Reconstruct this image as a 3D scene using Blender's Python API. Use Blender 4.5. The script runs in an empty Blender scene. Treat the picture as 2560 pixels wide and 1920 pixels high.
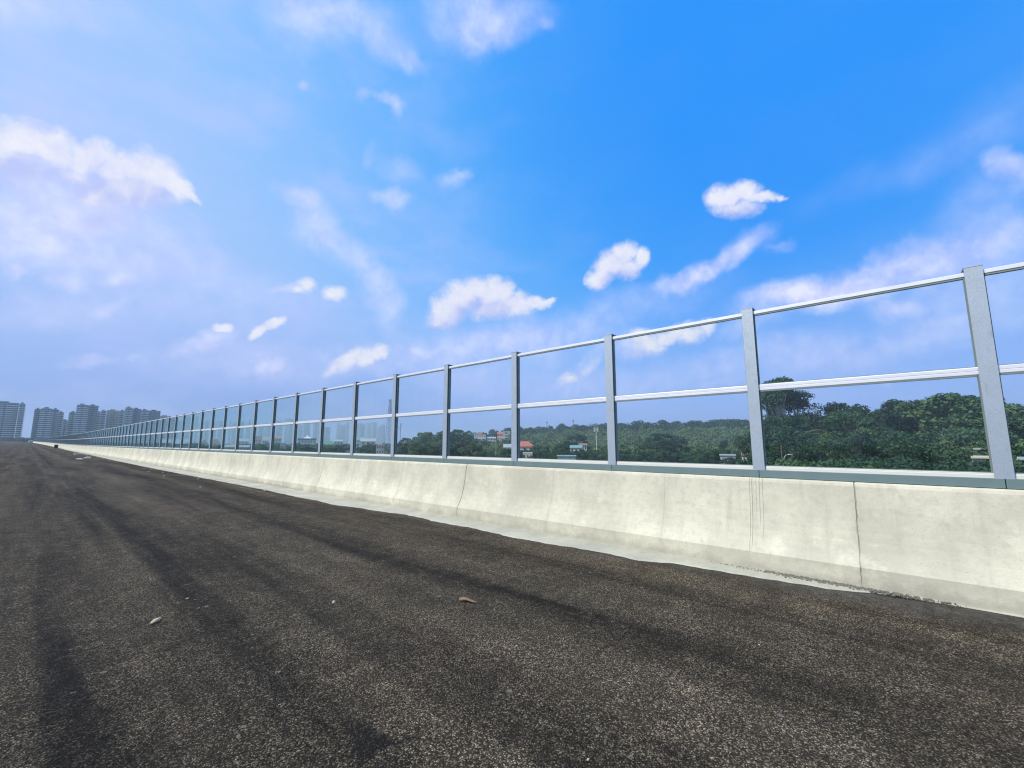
import bpy, math, random
import numpy as np
from mathutils import Vector, Matrix

S = bpy.context.scene
COL = S.collection
R = math.radians
rng = np.random.default_rng(7)
random.seed(11)

# ---------------------------------------------------------------- camera
EYE = 1.45
F = 1079.02          # focal length in pixels of the 2560 px wide photograph
PITCH, YAW, ROLL = .135665, .839552, .00101
cam_d = bpy.data.cameras.new('camera')
cam_d.sensor_width = 36; cam_d.sensor_fit = 'HORIZONTAL'
cam_d.lens = F/2560*36
cam_d.clip_start = .05; cam_d.clip_end = 20000
cam = bpy.data.objects.new('camera', cam_d); COL.objects.link(cam)
cam.matrix_world = (Matrix.Translation((0, 0, EYE)) @ Matrix.Rotation(-YAW, 4, 'Z')
                    @ Matrix.Rotation(math.pi/2+PITCH, 4, 'X') @ Matrix.Rotation(-ROLL, 4, 'Z'))
S.camera = cam

def ray(px, py):
    """world direction of a pixel of the photograph"""
    x = (px-1280)/F; u = -(py-960)/F; d = 1.
    cr, sr = math.cos(ROLL), math.sin(ROLL); x, u = x*cr+u*sr, -x*sr+u*cr
    cp, sp = math.cos(PITCH), math.sin(PITCH); y = d*cp-u*sp; z = d*sp+u*cp
    cy, sy = math.cos(YAW), math.sin(YAW)
    return Vector((x*cy+y*sy, -x*sy+y*cy, z))

def at(px, py, D):
    """point at horizontal distance D from the camera in that direction"""
    r = ray(px, py); return r*(D/math.hypot(r.x, r.y)) + Vector((0, 0, EYE))

# ---------------------------------------------------------------- render settings, exposure
S.render.engine = 'CYCLES'
S.cycles.use_denoising = True
S.cycles.max_bounces = 8
S.cycles.diffuse_bounces = 3
S.cycles.glossy_bounces = 3
S.cycles.transparent_max_bounces = 32
S.cycles.volume_bounces = 0
S.cycles.filter_width = 1.2
S.view_settings.view_transform = 'Standard'
S.view_settings.look = 'None'
S.view_settings.exposure = 0.35
S.view_settings.gamma = 1.0

# ---------------------------------------------------------------- sun
SUN_EL, SUN_AZ = R(47), R(-66)       # azimuth clockwise from +Y (the road direction)
sd = Vector((math.sin(SUN_AZ)*math.cos(SUN_EL), math.cos(SUN_AZ)*math.cos(SUN_EL), math.sin(SUN_EL)))
sun_d = bpy.data.lights.new('sun', 'SUN'); sun_d.energy = 3.3; sun_d.angle = R(.5); sun_d.color = (1, .93, .80)
sun = bpy.data.objects.new('sun', sun_d); COL.objects.link(sun)
sun.rotation_euler = sd.to_track_quat('Z', 'Y').to_euler()
sun.location = (0, 0, 60)

# ---------------------------------------------------------------- node helpers
class NT:
    def __init__(s, nt): s.nt = nt; s.L = nt.links
    def n(s, t, **k):
        o = s.nt.nodes.new(t)
        for a, b in k.items(): setattr(o, a, b)
        return o
    def put(s, sock, v):
        if v is None: return
        if hasattr(v, 'is_output'): s.L.new(v, sock)
        else: sock.default_value = v
    def m(s, op, a, b=None, c=None, clamp=False):
        o = s.n('ShaderNodeMath', operation=op, use_clamp=clamp)
        s.put(o.inputs[0], a); s.put(o.inputs[1], b)
        if c is not None: s.put(o.inputs[2], c)
        return o.outputs[0]
    def v(s, op, a, b=None, scale=None):
        o = s.n('ShaderNodeVectorMath', operation=op)
        s.put(o.inputs[0], a); s.put(o.inputs[1], b)
        if scale is not None: s.put(o.inputs['Scale'], scale)
        return o.outputs['Value'] if op in ('DOT_PRODUCT', 'LENGTH') else o.outputs['Vector']
    def mr(s, x, a, b, c=0., d=1., t='SMOOTHSTEP'):
        o = s.n('ShaderNodeMapRange', interpolation_type=t)
        s.put(o.inputs[0], x); s.put(o.inputs[1], a); s.put(o.inputs[2], b); s.put(o.inputs[3], c); s.put(o.inputs[4], d)
        return o.outputs[0]
    def mix(s, f, a, b, mode='MIX'):
        o = s.n('ShaderNodeMix', data_type='RGBA', blend_type=mode)
        s.put(o.inputs[0], f)
        s.put(o.inputs[6], a if hasattr(a, 'is_output') else (*a, 1)); s.put(o.inputs[7], b if hasattr(b, 'is_output') else (*b, 1))
        return o.outputs[2]
    def noise(s, vec, scale, detail=4, rough=.55, dist=0, out='Fac'):
        o = s.n('ShaderNodeTexNoise'); s.put(o.inputs['Vector'], vec)
        o.inputs['Scale'].default_value = scale; o.inputs['Detail'].default_value = detail
        o.inputs['Roughness'].default_value = rough; o.inputs['Distortion'].default_value = dist
        return o.outputs[out]
    def vor(s, vec, scale, out='Distance', feature='F1', rnd=1):
        o = s.n('ShaderNodeTexVoronoi', feature=feature); s.put(o.inputs['Vector'], vec)
        o.inputs['Scale'].default_value = scale; o.inputs['Randomness'].default_value = rnd
        return o.outputs[out]
    def comb(s, x, y, z):
        o = s.n('ShaderNodeCombineXYZ'); s.put(o.inputs[0], x); s.put(o.inputs[1], y); s.put(o.inputs[2], z); return o.outputs[0]
    def sep(s, v):
        o = s.n('ShaderNodeSeparateXYZ'); s.put(o.inputs[0], v); return o.outputs
    def obj(s): return s.n('ShaderNodeTexCoord').outputs['Object']
    def geo(s, k='Position'): return s.n('ShaderNodeNewGeometry').outputs[k]

# ---------------------------------------------------------------- sky
W = bpy.data.worlds.new('World'); S.world = W; W.use_nodes = True
W.cycles.sampling_method = 'MANUAL'; W.cycles.sample_map_resolution = 512
W.node_tree.nodes.clear(); w = NT(W.node_tree)
gen = w.n('ShaderNodeTexCoord').outputs['Generated']
nd = w.v('NORMALIZE', gen)
sky = w.n('ShaderNodeTexSky', sky_type='NISHITA', sun_disc=False)
sky.sun_elevation = SUN_EL; sky.sun_rotation = SUN_AZ % (2*math.pi); sky.air_density = 1.0; sky.dust_density = .6; sky.ozone_density = 3.0; sky.altitude = 20
sx, sy, sz = w.sep(nd)
nish = w.v('SCALE', sky.outputs[0], scale=.085)
nish = w.v('MULTIPLY', nish, (.75, .98, 1.25))
# deep blue away from the sun, paler and more violet towards it and the horizon
deep = ray(1950, 60).normalized()
pd_ = ray(60, 500).normalized()
c_deep = w.v('DOT_PRODUCT', nd, tuple(deep))
c_pale = w.v('DOT_PRODUCT', nd, tuple(pd_))
tone = w.mr(c_deep, .35, .98, 0, 1, 'LINEAR')
ramp = w.n('ShaderNodeValToRGB'); w.put(ramp.inputs[0], tone)
cr = ramp.color_ramp; cr.interpolation = 'B_SPLINE'
cr.elements[0].position = 0; cr.elements[0].color = (.36, .53, .88, 1)
cr.elements[1].position = 1; cr.elements[1].color = (.002, .245, .86, 1)
for p_, c_ in ((.30, (.30, .51, .88)), (.55, (.18, .455, .89)), (.8, (.055, .35, .88))):
    e = cr.elements.new(p_); e.color = (*c_, 1)
base = w.mix(.94, nish, ramp.outputs[0])
hz = w.mr(sz, -.02, .42, 1, 0)
hz = w.m('POWER', hz, 1.25)
c_left = w.v('DOT_PRODUCT', nd, tuple(ray(60, 960).normalized()))
lf = w.mr(c_left, .62, .98, 0, 1)
base = w.mix(w.m('MULTIPLY', hz, .8), base, w.mix(lf, (.36, .46, .90), (.215, .325, .74)))
low = w.mr(sz, -.01, .13, 1, 0)
base = w.mix(w.m('MULTIPLY', low, .65), base, w.mix(lf, (.26, .40, .80), (.16, .285, .62)))
# broken veil
vn = w.noise(w.v('MULTIPLY', nd, (1, 1, 2.2)), 2.3, 5, .55)

# clouds: (px, py, rx, ry, tilt deg, amount)
CRISP = [(-30, 380, 110, 75, 0, 1), (60, 352, 95, 48, 8, 1), (140, 378, 60, 48, 30, 1), (60, 420, 110, 50, 0, .72), (185, 440, 60, 40, 20, .6),
 (205, 405, 38, 40, 0, 1), (243, 395, 46, 44, 0, 1), (290, 425, 60, 46, 0, 1), (355, 425, 52, 50, 0, 1), (400, 440, 52, 44, 0, 1), (440, 468, 46, 26, 40, 1), (482, 494, 30, 10, 40, .9), (330, 475, 120, 46, 8, .95), (250, 490, 90, 50, 0, .8), (270, 550, 110, 50, 0, .5),
 (1120, 775, 48, 40, -20, 1), (1160, 745, 52, 40, 0, 1), (1190, 720, 40, 30, 0, 1), (1225, 735, 48, 40, 0, 1), (1262, 735, 26, 38, 12, .9), (1290, 760, 50, 26, 10, 1), (1340, 758, 42, 16, 0, 1), (1376, 752, 20, 10, -20, 1), (1240, 775, 90, 24, 0, .8), (1105, 800, 38, 18, -10, .9),
 (1560, 640, 38, 28, -20, 1), (1530, 662, 44, 34, -25, 1), (1500, 694, 34, 26, -30, 1), (1570, 670, 40, 26, -20, .9), (1606, 645, 15, 26, 15, 1),
 (1815, 492, 52, 34, 0, .95), (1858, 480, 44, 28, 5, .95), (1905, 494, 50, 15, 0, .9), (1950, 495, 24, 8, -10, .8), (1838, 522, 60, 24, -5, .8),
 (946, 880, 30, 18, -20, 1), (918, 893, 34, 20, -28, 1), (868, 900, 48, 20, -28, .95), (835, 922, 30, 10, -25, .8), (684, 805, 30, 12, -30, 1), (650, 825, 34, 11, -36, .9), (556, 820, 24, 11, 0, .9),
 (765, 712, 28, 20, 0, .85), (738, 722, 24, 11, -10, .7), (838, 733, 30, 19, 0, .85), (1680, 838, 60, 22, -28, .85), (1620, 862, 60, 32, -15, .7), (1600, 845, 34, 26, 0, .8), (1735, 835, 44, 26, -20, .85), (1765, 822, 30, 18, -40, .8), (1420, 945, 26, 15, -20, .6), (1470, 925, 40, 14, -40, .5)]
SOFT = [(760, 500, 70, 30, 10, .45), (790, 560, 62, 66, 0, .42), (870, 640, 110, 42, 36, .42), (950, 720, 75, 48, 50, .45), (980, 790, 40, 60, 0, .3),
 (985, 487, 48, 22, 10, .5), (1005, 430, 50, 28, 30, .2), (1120, 452, 40, 24, -10, .38), (885, 262, 26, 18, 0, .42), (955, 272, 46, 18, 12, .42), (972, 300, 16, 28, 0, .3), (752, 219, 20, 14, 20, .4), (940, 385, 18, 30, 0, .15),
 (760, 60, 95, 95, 30, .48), (880, 40, 110, 70, 10, .42), (960, 120, 90, 50, 35, .42), (1210, 30, 170, 85, 8, .5), (1200, 90, 110, 50, 5, .4), (1030, 165, 60, 34, 40, .38), (1345, 75, 30, 22, -30, .3),
 (60, 40, 130, 80, 20, .35), (180, 20, 220, 50, 10, .2),
 (1860, 612, 88, 34, -24, .6), (1730, 690, 115, 26, -18, .65), (1800, 655, 110, 32, -24, .55), (1955, 620, 50, 16, -20, .25),
 (2540, 445, 60, 70, -30, .62), (2450, 540, 140, 80, -30, .25), (2480, 320, 300, 110, -30, .15), (2200, 460, 240, 60, -22, .10),
 (2030, 735, 190, 44, -10, .95), (2150, 700, 330, 44, -16, .55), (2380, 640, 300, 60, -14, .5), (2230, 765, 90, 34, 0, .62), (2450, 700, 220, 60, -5, .3), (1880, 815, 110, 30, -12, .4), (2400, 820, 260, 36, -6, .2),
 (145, 678, 56, 34, 5, .55), (280, 685, 44, 22, 20, .55), (15, 636, 44, 20, -10, .62), (245, 750, 60, 20, 0, .35), (210, 905, 92, 13, -4, .5), (345, 893, 28, 8, 0, .25), (510, 855, 85, 24, -26, .6), (650, 905, 56, 22, -26, .6), (710, 720, 44, 15, 0, .5), (1055, 880, 56, 17, 0, .6), (910, 925, 120, 22, 0, .35),
 (1560, 870, 60, 36, -10, .55), (1400, 945, 30, 14, -10, .5), (1480, 905, 60, 22, -40, .3), (1800, 955, 60, 12, 0, .3), (2200, 925, 30, 12, 0, .3), (1190, 945, 60, 14, 0, .2),
 (100, 540, 220, 120, 0, .66), (300, 560, 200, 60, 10, .35), (60, 760, 210, 70, 0, .3), (330, 640, 300, 70, 10, .3), (640, 900, 300, 60, 0, .3), (1200, 870, 340, 60, -5, .5), (1500, 790, 300, 50, -16, .3), (2200, 860, 320, 50, -4, .35), (1850, 900, 260, 45, -6, .35), (1500, 960, 300, 40, 0, .3), (2400, 760, 260, 60, -8, .35), (500, 740, 300, 90, 0, .2)]
wn1 = w.noise(nd, 17, 8, .66, out='Color')
wn2 = w.noise(nd, 5.5, 5, .6, out='Color')
w1 = w.v('ADD', nd, w.v('SCALE', w.v('SUBTRACT', wn1, (.5, .5, .5)), scale=.034))
w2 = w.v('ADD', nd, w.v('SCALE', w.v('SUBTRACT', wn2, (.5, .5, .5)), scale=.13))
fine = w.noise(nd, 26, 6, .6)
def blob(dv, b, lo, hi, raw=False):
    px, py, rx, ry, tilt, am = b
    c = ray(px, py).normalized()
    a = (ray(px+1, py).normalized()-c); bb = (ray(px, py+1).normalized()-c)
    ct, st = math.cos(R(tilt)), math.sin(R(tilt))
    ex = (a*ct+bb*st)*rx; ey = (-a*st+bb*ct)*ry
    ex -= c*ex.dot(c); ey -= c*ey.dot(c)
    # dual vectors so that dot = 1 at the end of each semi-axis
    n_ = ex.cross(ey); U = ey.cross(n_)/ex.dot(ey.cross(n_)); V = ex.cross(n_)/ey.dot(ex.cross(n_))
    q = w.comb(w.v('DOT_PRODUCT', dv, tuple(U)), w.v('DOT_PRODUCT', dv, tuple(V)), 0.)
    if raw: return w.mr(w.v('LENGTH', q), hi, 0., 0., am*hi, 'LINEAR')
    return w.mr(w.v('LENGTH', q), hi, lo, 0., am)
def field(dv, blobs, lo, hi):
    acc = None
    for b in blobs:
        m_ = blob(dv, b, lo, hi, True)
        acc = m_ if acc is None else w.m('MAXIMUM', acc, m_)
    return acc
def softfield(dv, blobs, lo, hi):
    acc = None      # 1 - product(1 - m)
    for b in blobs:
        m_ = w.m('SUBTRACT', 1., blob(dv, b, lo, hi))
        acc = m_ if acc is None else w.m('MULTIPLY', acc, m_)
    return w.m('SUBTRACT', 1., acc)
crispF = field(w1, CRISP, 0, 1.5)
detail = w.m('SUBTRACT', w.noise(nd, 24, 8, .70), .5)
crispN = w.m('ADD', crispF, w.m('MULTIPLY', detail, 1.25))
crispN = w.m('MULTIPLY', crispN, w.mr(crispF, .02, .30))
crisp = w.mr(crispN, .08, 1.02)
soft = softfield(w2, SOFT, .1, 1.35)
softn = w.m('MULTIPLY', soft, w.mr(fine, .25, .7, .66, 1.15, 'LINEAR'), clamp=True)
# relief inside the crisp clouds: lighter tops, greyer undersides
up = w.v('ADD', w1, (0, 0, .045))
crisp_up = field(up, CRISP, 0, 1.45)
shade = w.mr(w.m('SUBTRACT', w.m('MULTIPLY', crispF, .55), crisp_up), -.85, .35, 0, 1)
shade = w.m('ADD', w.m('MULTIPLY', shade, .8), w.m('MULTIPLY', detail, 1.5), clamp=True)
cl_soft = (.56, .58, .93)
cl_col = w.mix(shade, (.46, .51, .83), (.76, .77, .85))
patch = w.noise(w.v('MULTIPLY', nd, (1.6, 1.6, 3.4)), 3.2, 6, .6)
leftw = w.mr(c_pale, .45, .95, 0, 1)
patchm = w.m('MULTIPLY', w.mr(patch, .40, .72, 0, .34), w.mr(c_deep, .98, .62, .05, 1))
col = w.mix(patchm, base, (.55, .57, .93))
col = w.mix(softn, col, w.mix(w.mr(fine, .3, .7), cl_soft, (.74, .76, .97)))
col = w.mix(crisp, col, cl_col)
bg = w.n('ShaderNodeBackground'); w.put(bg.inputs[0], col); bg.inputs[1].default_value = .92
wo = w.n('ShaderNodeOutputWorld'); w.L.new(bg.outputs[0], wo.inputs[0])

# ---------------------------------------------------------------- materials
MATS = {}
def principled(name):
    m = bpy.data.materials.new(name); m.use_nodes = True; m.node_tree.nodes.clear()
    t = NT(m.node_tree); p = t.n('ShaderNodeBsdfPrincipled'); o = t.n('ShaderNodeOutputMaterial')
    t.L.new(p.outputs[0], o.inputs[0]); MATS[name] = m
    return m, t, p, o
def simple(name, col, rough=.7, metal=0., var=.12, scale=3., spec=.5, bump=0.):
    m, t, p, o = principled(name)
    nz = t.noise(t.obj(), scale, 5, .6)
    c = t.mix(nz, tuple(x*(1-var) for x in col), tuple(min(1, x*(1+var)) for x in col))
    t.put(p.inputs['Base Color'], c); p.inputs['Roughness'].default_value = rough; p.inputs['Metallic'].default_value = metal
    p.inputs['Specular IOR Level'].default_value = spec
    if bump:
        b = t.n('ShaderNodeBump'); b.inputs['Strength'].default_value = bump; b.inputs['Distance'].default_value = .01
        t.put(b.inputs['Height'], nz); t.put(p.inputs['Normal'], b.outputs[0])
    return m

def mat_asphalt():
    m, t, p, o = principled('asphalt')
    P = t.obj(); x, y, z = t.sep(P)
    PW = t.v('ADD', P, t.v('SCALE', t.v('SUBTRACT', t.noise(P, 35, 2, .5, out='Color'), (.5, .5, .5)), scale=.02))
    cell = t.vor(PW, 135, 'Color'); cr_, cg, cb = t.sep(cell)
    dist = t.vor(PW, 135, 'Distance')
    cell2 = t.sep(t.vor(P, 40, 'Color'))[0]
    # wheel and roller streaks along the road, broken up
    st = t.noise(t.comb(t.m('MULTIPLY', x, 1.0), t.m('MULTIPLY', y, .085), 0.), 1.15, 6, .62, dist=.6)
    st2 = t.noise(t.comb(t.m('MULTIPLY', x, 4.0), t.m('MULTIPLY', y, .16), 3.), 1.2, 5, .6, dist=.4)
    blot = t.noise(P, .9, 6, .65)
    pat = t.noise(P, 7, 5, .65)
    lum = t.m('ADD', t.m('ADD', t.m('MULTIPLY', t.mr(st, .32, .68, -1, 1, 'LINEAR'), .55), t.m('MULTIPLY', t.mr(st2, .3, .7, -1, 1, 'LINEAR'), .30)), t.m('MULTIPLY', t.mr(blot, .3, .7, -1, 1, 'LINEAR'), .13))
    lum = t.m('ADD', lum, t.m('MULTIPLY', t.mr(pat, .3, .7, -1, 1, 'LINEAR'), .24))
    mid = t.noise(P, 26, 4, .75)
    lum = t.m('ADD', lum, t.m('MULTIPLY', t.mr(mid, .3, .7, -1, 1, 'LINEAR'), .30))
    lum = t.m('MAXIMUM', lum, -.75)
    wobx = t.m('ADD', x, t.m('MULTIPLY', t.m('SUBTRACT', t.noise(t.comb(0., t.m('MULTIPLY', y, .22), 0.), 1., 4, .6), .5), .32))
    wobx = t.m('ADD', wobx, t.m('MULTIPLY', t.m('SUBTRACT', pat, .5), .22))
    brk = t.mr(t.noise(t.comb(t.m('MULTIPLY', x, .8), t.m('MULTIPLY', y, .3), 7.), 1.3, 4, .6), .35, .62, .6, 1)
    for bx, bw, ba in ((3.22, .45, -.50), (1.27, .32, -.52), (2.4, .60, .42), (.30, .34, -.26), (.78, .20, .16), (4.45, .4, -.22), (-.9, .4, -.3), (-.3, .35, .2), (-2.1, .6, -.25), (3.95, .3, .16)):
        bm_ = t.mr(t.m('ABSOLUTE', t.m('SUBTRACT', wobx, bx)), bw, 0, 0, ba)
        lum = t.m('ADD', lum, t.m('MULTIPLY', bm_, brk))
    lum = t.m('ADD', lum, t.m('MULTIPLY', t.mr(t.m('ABSOLUTE', t.m('SUBTRACT', wobx, 1.07)), .035, 0, 0, .55), t.mr(mid, .45, .6)))
    lum = t.m('MAXIMUM', lum, -.78)
    bright = t.m('POWER', cr_, 4.0)
    g = t.m('ADD', .020, t.m('MULTIPLY', bright, t.mr(t.noise(P, 2.3, 5, .7), .3, .7, .12, .40, 'LINEAR')))
    g = t.m('ADD', g, t.m('MULTIPLY', cg, .022))
    g = t.m('MULTIPLY', g, t.mr(dist, .25, .75, 1.15, .45, 'LINEAR'))
    g = t.m('MULTIPLY', g, t.m('ADD', 1.0, lum))
    spk = t.m('GREATER_THAN', t.m('MULTIPLY', cell2, t.mr(pat, .3, .75, .93, 1.03)), .986)
    tint = t.mix(t.noise(P, .6, 4, .6), (1.0, .74, .50), (.94, .80, .52))
    c = t.mix(1, tint, t.comb(g, g, g), 'MULTIPLY')
    c = t.mix(spk, c, (.17, .155, .125))
    dust = t.m('MULTIPLY', t.mr(t.m('ADD', x, t.m('MULTIPLY', t.m('SUBTRACT', blot, .5), .9)), 4.9, 5.65), t.mr(pat, .3, .62, .25, .62))
    c = t.mix(dust, c, (.135, .132, .118))
    # oil-dark spot and a pale scuff line on the near lane
    r_ = t.v('LENGTH', t.v('MULTIPLY', t.v('SUBTRACT', P, (1.30, 2.06, 0)), (7, 5, 0)))
    c = t.mix(t.m('MULTIPLY', t.mr(t.m('ADD', r_, t.mr(pat, .3, .7, -.5, .5)), 1.0, .3), .75), c, (.006, .006, .006))
    t.put(p.inputs['Base Color'], c); p.inputs['Roughness'].default_value = .9; p.inputs['Specular IOR Level'].default_value = .16
    b = t.n('ShaderNodeBump'); b.inputs['Strength'].default_value = .9; b.inputs['Distance'].default_value = .006
    h = t.m('SUBTRACT', t.m('MULTIPLY', cb, .8), dist)
    t.put(b.inputs['Height'], h); t.put(p.inputs['Normal'], b.outputs[0])
mat_asphalt()

JOINTS = [.43, 2.5, 4.4, 6.57, 8.77] + [8.77+2.1*k+.15*math.sin(k*2.3) for k in range(1, 22)] + [-1.75, -3.8, -5.9]
def mat_concrete(name, col, drips=False, stain=1.):
    m, t, p, o = principled(name)
    P = t.obj(); x, y, z = t.sep(P)
    n1 = t.noise(P, 1.1, 7, .62); n2 = t.noise(P, 14, 5, .6)
    n3 = t.noise(t.comb(0., t.m('MULTIPLY', y, 7.), t.m('MULTIPLY', z, .7)), 1., 5, .65)
    c = t.mix(t.mr(n1, .3, .7), tuple(v*.80 for v in col), tuple(min(1, v*1.10) for v in col))
    c = t.mix(t.m('MULTIPLY', t.mr(n2, .48, .70), .34), c, tuple(v*.70 for v in col))
    c = t.mix(t.m('MULTIPLY', t.mr(n3, .52, .74), .30*stain), c, tuple(v*.62 for v in col))
    n4 = t.noise(t.v('ADD', P, (7, 3, 1)), 3.2, 7, .7)
    c = t.mix(t.m('MULTIPLY', t.mr(n4, .60, .74), .35*stain), c, (.30, .29, .24))
    n5 = t.noise(t.v('ADD', P, (2, 9, 4)), 60, 3, .6)
    c = t.mix(t.m('MULTIPLY', t.mr(n5, .52, .70), .30), c, tuple(v*.66 for v in col))
    c = t.mix(t.m('MULTIPLY', t.mr(t.noise(t.v('ADD', P, (5, 1, 8)), 2.1, 7, .7), .57, .68), .5), c, tuple(min(1, v*1.22) for v in col))
    pits = t.m('LESS_THAN', t.m('ADD', t.vor(P, 26, 'Distance'), t.mr(n2, .3, .7, .0, .1)), .125)
    c = t.mix(t.m('MULTIPLY', pits, .5), c, tuple(v*.35 for v in col))
    if drips:
        wob = t.m('MULTIPLY', t.m('SUBTRACT', t.noise(t.comb(0., 0., z), 2.5, 6, .75), .5), .13)
        wob2 = t.m('MULTIPLY', t.m('SUBTRACT', t.noise(t.comb(4., 0., z), 9, 4, .7), .5), .012)
        yw = t.m('ADD', y, wob)
        for k, j in enumerate(JOINTS[:12]):
            d_ = t.m('ABSOLUTE', t.m('SUBTRACT', yw if k in (0, 3) else t.m('ADD', y, wob2), j))
            br = t.mr(t.noise(t.comb(float(k), 0., z), 5, 3, .6), .3, .6, .15, 1)
            am = (.6 if k in (0, 3) else .30)
            c = t.mix(t.m('MULTIPLY', t.m('MULTIPLY', t.mr(d_, .008+.002*(k > 4), .001), br), am), c, (.10, .09, .075))
            c = t.mix(t.m('MULTIPLY', t.mr(d_, .09, .0), .16), c, tuple(v*.55 for v in col))
        for yy, z0, wd in ((1.30, .30, .0022), (1.335, .45, .003), (1.37, .55, .002), (1.415, .18, .003), (1.44, .12, .0026)):
            d_ = t.m('ABSOLUTE', t.m('SUBTRACT', t.m('ADD', y, wob2), yy))
            c = t.mix(t.m('MULTIPLY', t.mr(d_, wd*1.6, wd*.4), t.m('MULTIPLY', t.mr(z, z0, z0+.15), .6)), c, (.08, .075, .07))
        # toe darkens close to the road, with an uneven edge
        c = t.mix(t.m('MULTIPLY', t.mr(t.m('ADD', z, t.mr(n4, .3, .7, -.06, .06)), .13, .02), .38), c, (.24, .225, .19))
    t.put(p.inputs['Base Color'], c); p.inputs['Roughness'].default_value = .88; p.inputs['Specular IOR Level'].default_value = .3
    b = t.n('ShaderNodeBump'); b.inputs['Strength'].default_value = .35; b.inputs['Distance'].default_value = .012
    t.put(b.inputs['Height'], t.m('ADD', n2, t.m('MULTIPLY', n1, 2.))); t.put(p.inputs['Normal'], b.outputs[0])
mat_concrete('barrier_concrete', (.60, .582, .46), True)
mat_concrete('slab_concrete', (.45, .44, .36))
mat_concrete('bridge_concrete', (.42, .41, .37))

def mat_galv():
    m, t, p, o = principled('galvanised')
    P = t.obj(); x, y, z = t.sep(P)
    oi = t.n('ShaderNodeObjectInfo').outputs['Random']
    P2 = t.v('ADD', P, t.comb(t.m('MULTIPLY', oi, 30.), 0., 0.))
    sp = t.sep(t.vor(P2, 90, 'Color'))[0]; big = t.noise(P2, 5, 6, .65); stn = t.noise(t.v('MULTIPLY', P2, (1, 6, 1.2)), 3.5, 5, .7)
    f = t.m('ADD', t.m('MULTIPLY', sp, .3), t.m('MULTIPLY', big, .7))
    c = t.mix(f, (.31, .375, .43), (.54, .61, .68))
    c = t.mix(t.m('MULTIPLY', t.mr(stn, .56, .72), .4), c, (.17, .21, .24))
    t.put(p.inputs['Base Color'], c); p.inputs['Metallic'].default_value = .5
    t.put(p.inputs['Roughness'], t.mr(f, .2, .8, .62, .44))
mat_galv()
def mat_rail():
    m, t, p, o = principled('aluminium')
    P = t.obj(); nz = t.noise(t.v('MULTIPLY', P, (8, .6, 8)), 4, 4, .6)
    c = t.mix(nz, (.74, .76, .80), (.86, .87, .90))
    t.put(p.inputs['Base Color'], c); p.inputs['Metallic'].default_value = .3; t.put(p.inputs['Roughness'], t.mr(nz, .2, .8, .34, .48))
mat_rail()
simple('aluminium_dull', (.68, .675, .61), .5, .1, .08, 2.)
simple('flashing', (.20, .285, .285), .5, .35, .12, 6)
simple('rubber', (.19, .245, .225), .6, 0, .2, 8)
simple('white_paint', (.75, .75, .73), .45)
simple('black_plastic', (.012, .013, .016), .45)
simple('dark_glass', (.03, .04, .05), .12)
simple('tyre', (.02, .02, .02), .8)
simple('lamp_red', (.4, .03, .02), .3)
simple('steel_grey', (.40, .42, .42), .55, .3)
simple('steel_dark', (.16, .19, .2), .6, .2)
simple('stone_grey', (.32, .30, .27), .85, 0, .35, 20, bump=.4)
simple('grit_dark', (.15, .145, .125), .9, 0, .4, 20)
simple('stone_pale', (.62, .60, .53), .85, 0, .2, 20, bump=.4)
simple('dry_leaf', (.27, .16, .085), .7, 0, .3, 60)
simple('tan_clod', (.46, .37, .24), .9, 0, .25, 60, bump=.5)
simple('wall_white', (.58, .57, .53), .8, 0, .1, .6)
simple('wall_cream', (.62, .56, .46), .8, 0, .12, .6)
simple('wall_pink', (.62, .44, .36), .8, 0, .12, .6)
simple('wall_grey', (.42, .43, .42), .8, 0, .1, .6)
simple('roof_red', (.42, .13, .085), .75, 0, .25, 2.5)
simple('roof_orange', (.42, .20, .12), .75, 0, .25, 2.5)
simple('roof_brown', (.22, .13, .11), .75, 0, .3, 2.)
simple('roof_teal', (.20, .36, .32), .5, .1, .12, 1.)
simple('roof_grey', (.40, .42, .42), .55, .2, .15, 1.)
simple('roof_blue', (.16, .25, .42), .5, .1, .12, 1.)
simple('roof_green', (.10, .30, .13), .5, .1, .12, 1.)
simple('window_dark', (.04, .055, .07), .2)
simple('bark', (.17, .13, .10), .9, 0, .3, 2.)
simple('bark_pale', (.34, .31, .27), .9, 0, .25, 2.)
simple('pale_soil', (.5, .45, .34), .95, 0, .2, .3)

def mat_leaf(name, a, b, sc=.45):
    m = bpy.data.materials.new(name); m.use_nodes = True; m.node_tree.nodes.clear(); MATS[name] = m
    t = NT(m.node_tree); o = t.n('ShaderNodeOutputMaterial')
    oi = t.n('ShaderNodeObjectInfo').outputs['Random']
    P = t.geo()
    nz = t.noise(P, sc, 4, .6); nf = t.noise(P, 3.0, 2, .5)
    f = t.m('ADD', t.m('ADD', t.m('MULTIPLY', nz, .5), t.m('MULTIPLY', nf, .3)), t.m('MULTIPLY', oi, .35))
    c = t.mix(t.mr(f, .3, .85), a, b)  # dark end of the leaf colours deepened to stand in for shade inside crowns
    p = t.n('ShaderNodeBsdfPrincipled'); t.put(p.inputs['Base Color'], c); p.inputs['Roughness'].default_value = .6; p.inputs['Specular IOR Level'].default_value = .25
    tr = t.n('ShaderNodeBsdfTranslucent'); t.put(tr.inputs[0], t.mix(.5, c, (.10, .16, .03)))
    mx = t.n('ShaderNodeMixShader'); mx.inputs[0].default_value = .15
    t.L.new(p.outputs[0], mx.inputs[1]); t.L.new(tr.outputs[0], mx.inputs[2]); t.L.new(mx.outputs[0], o.inputs[0])
mat_leaf('leaf_dark', (.008, .032, .016), (.05, .115, .045))
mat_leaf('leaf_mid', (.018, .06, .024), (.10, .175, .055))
mat_leaf('leaf_light', (.05, .10, .028), (.12, .17, .05))
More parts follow.
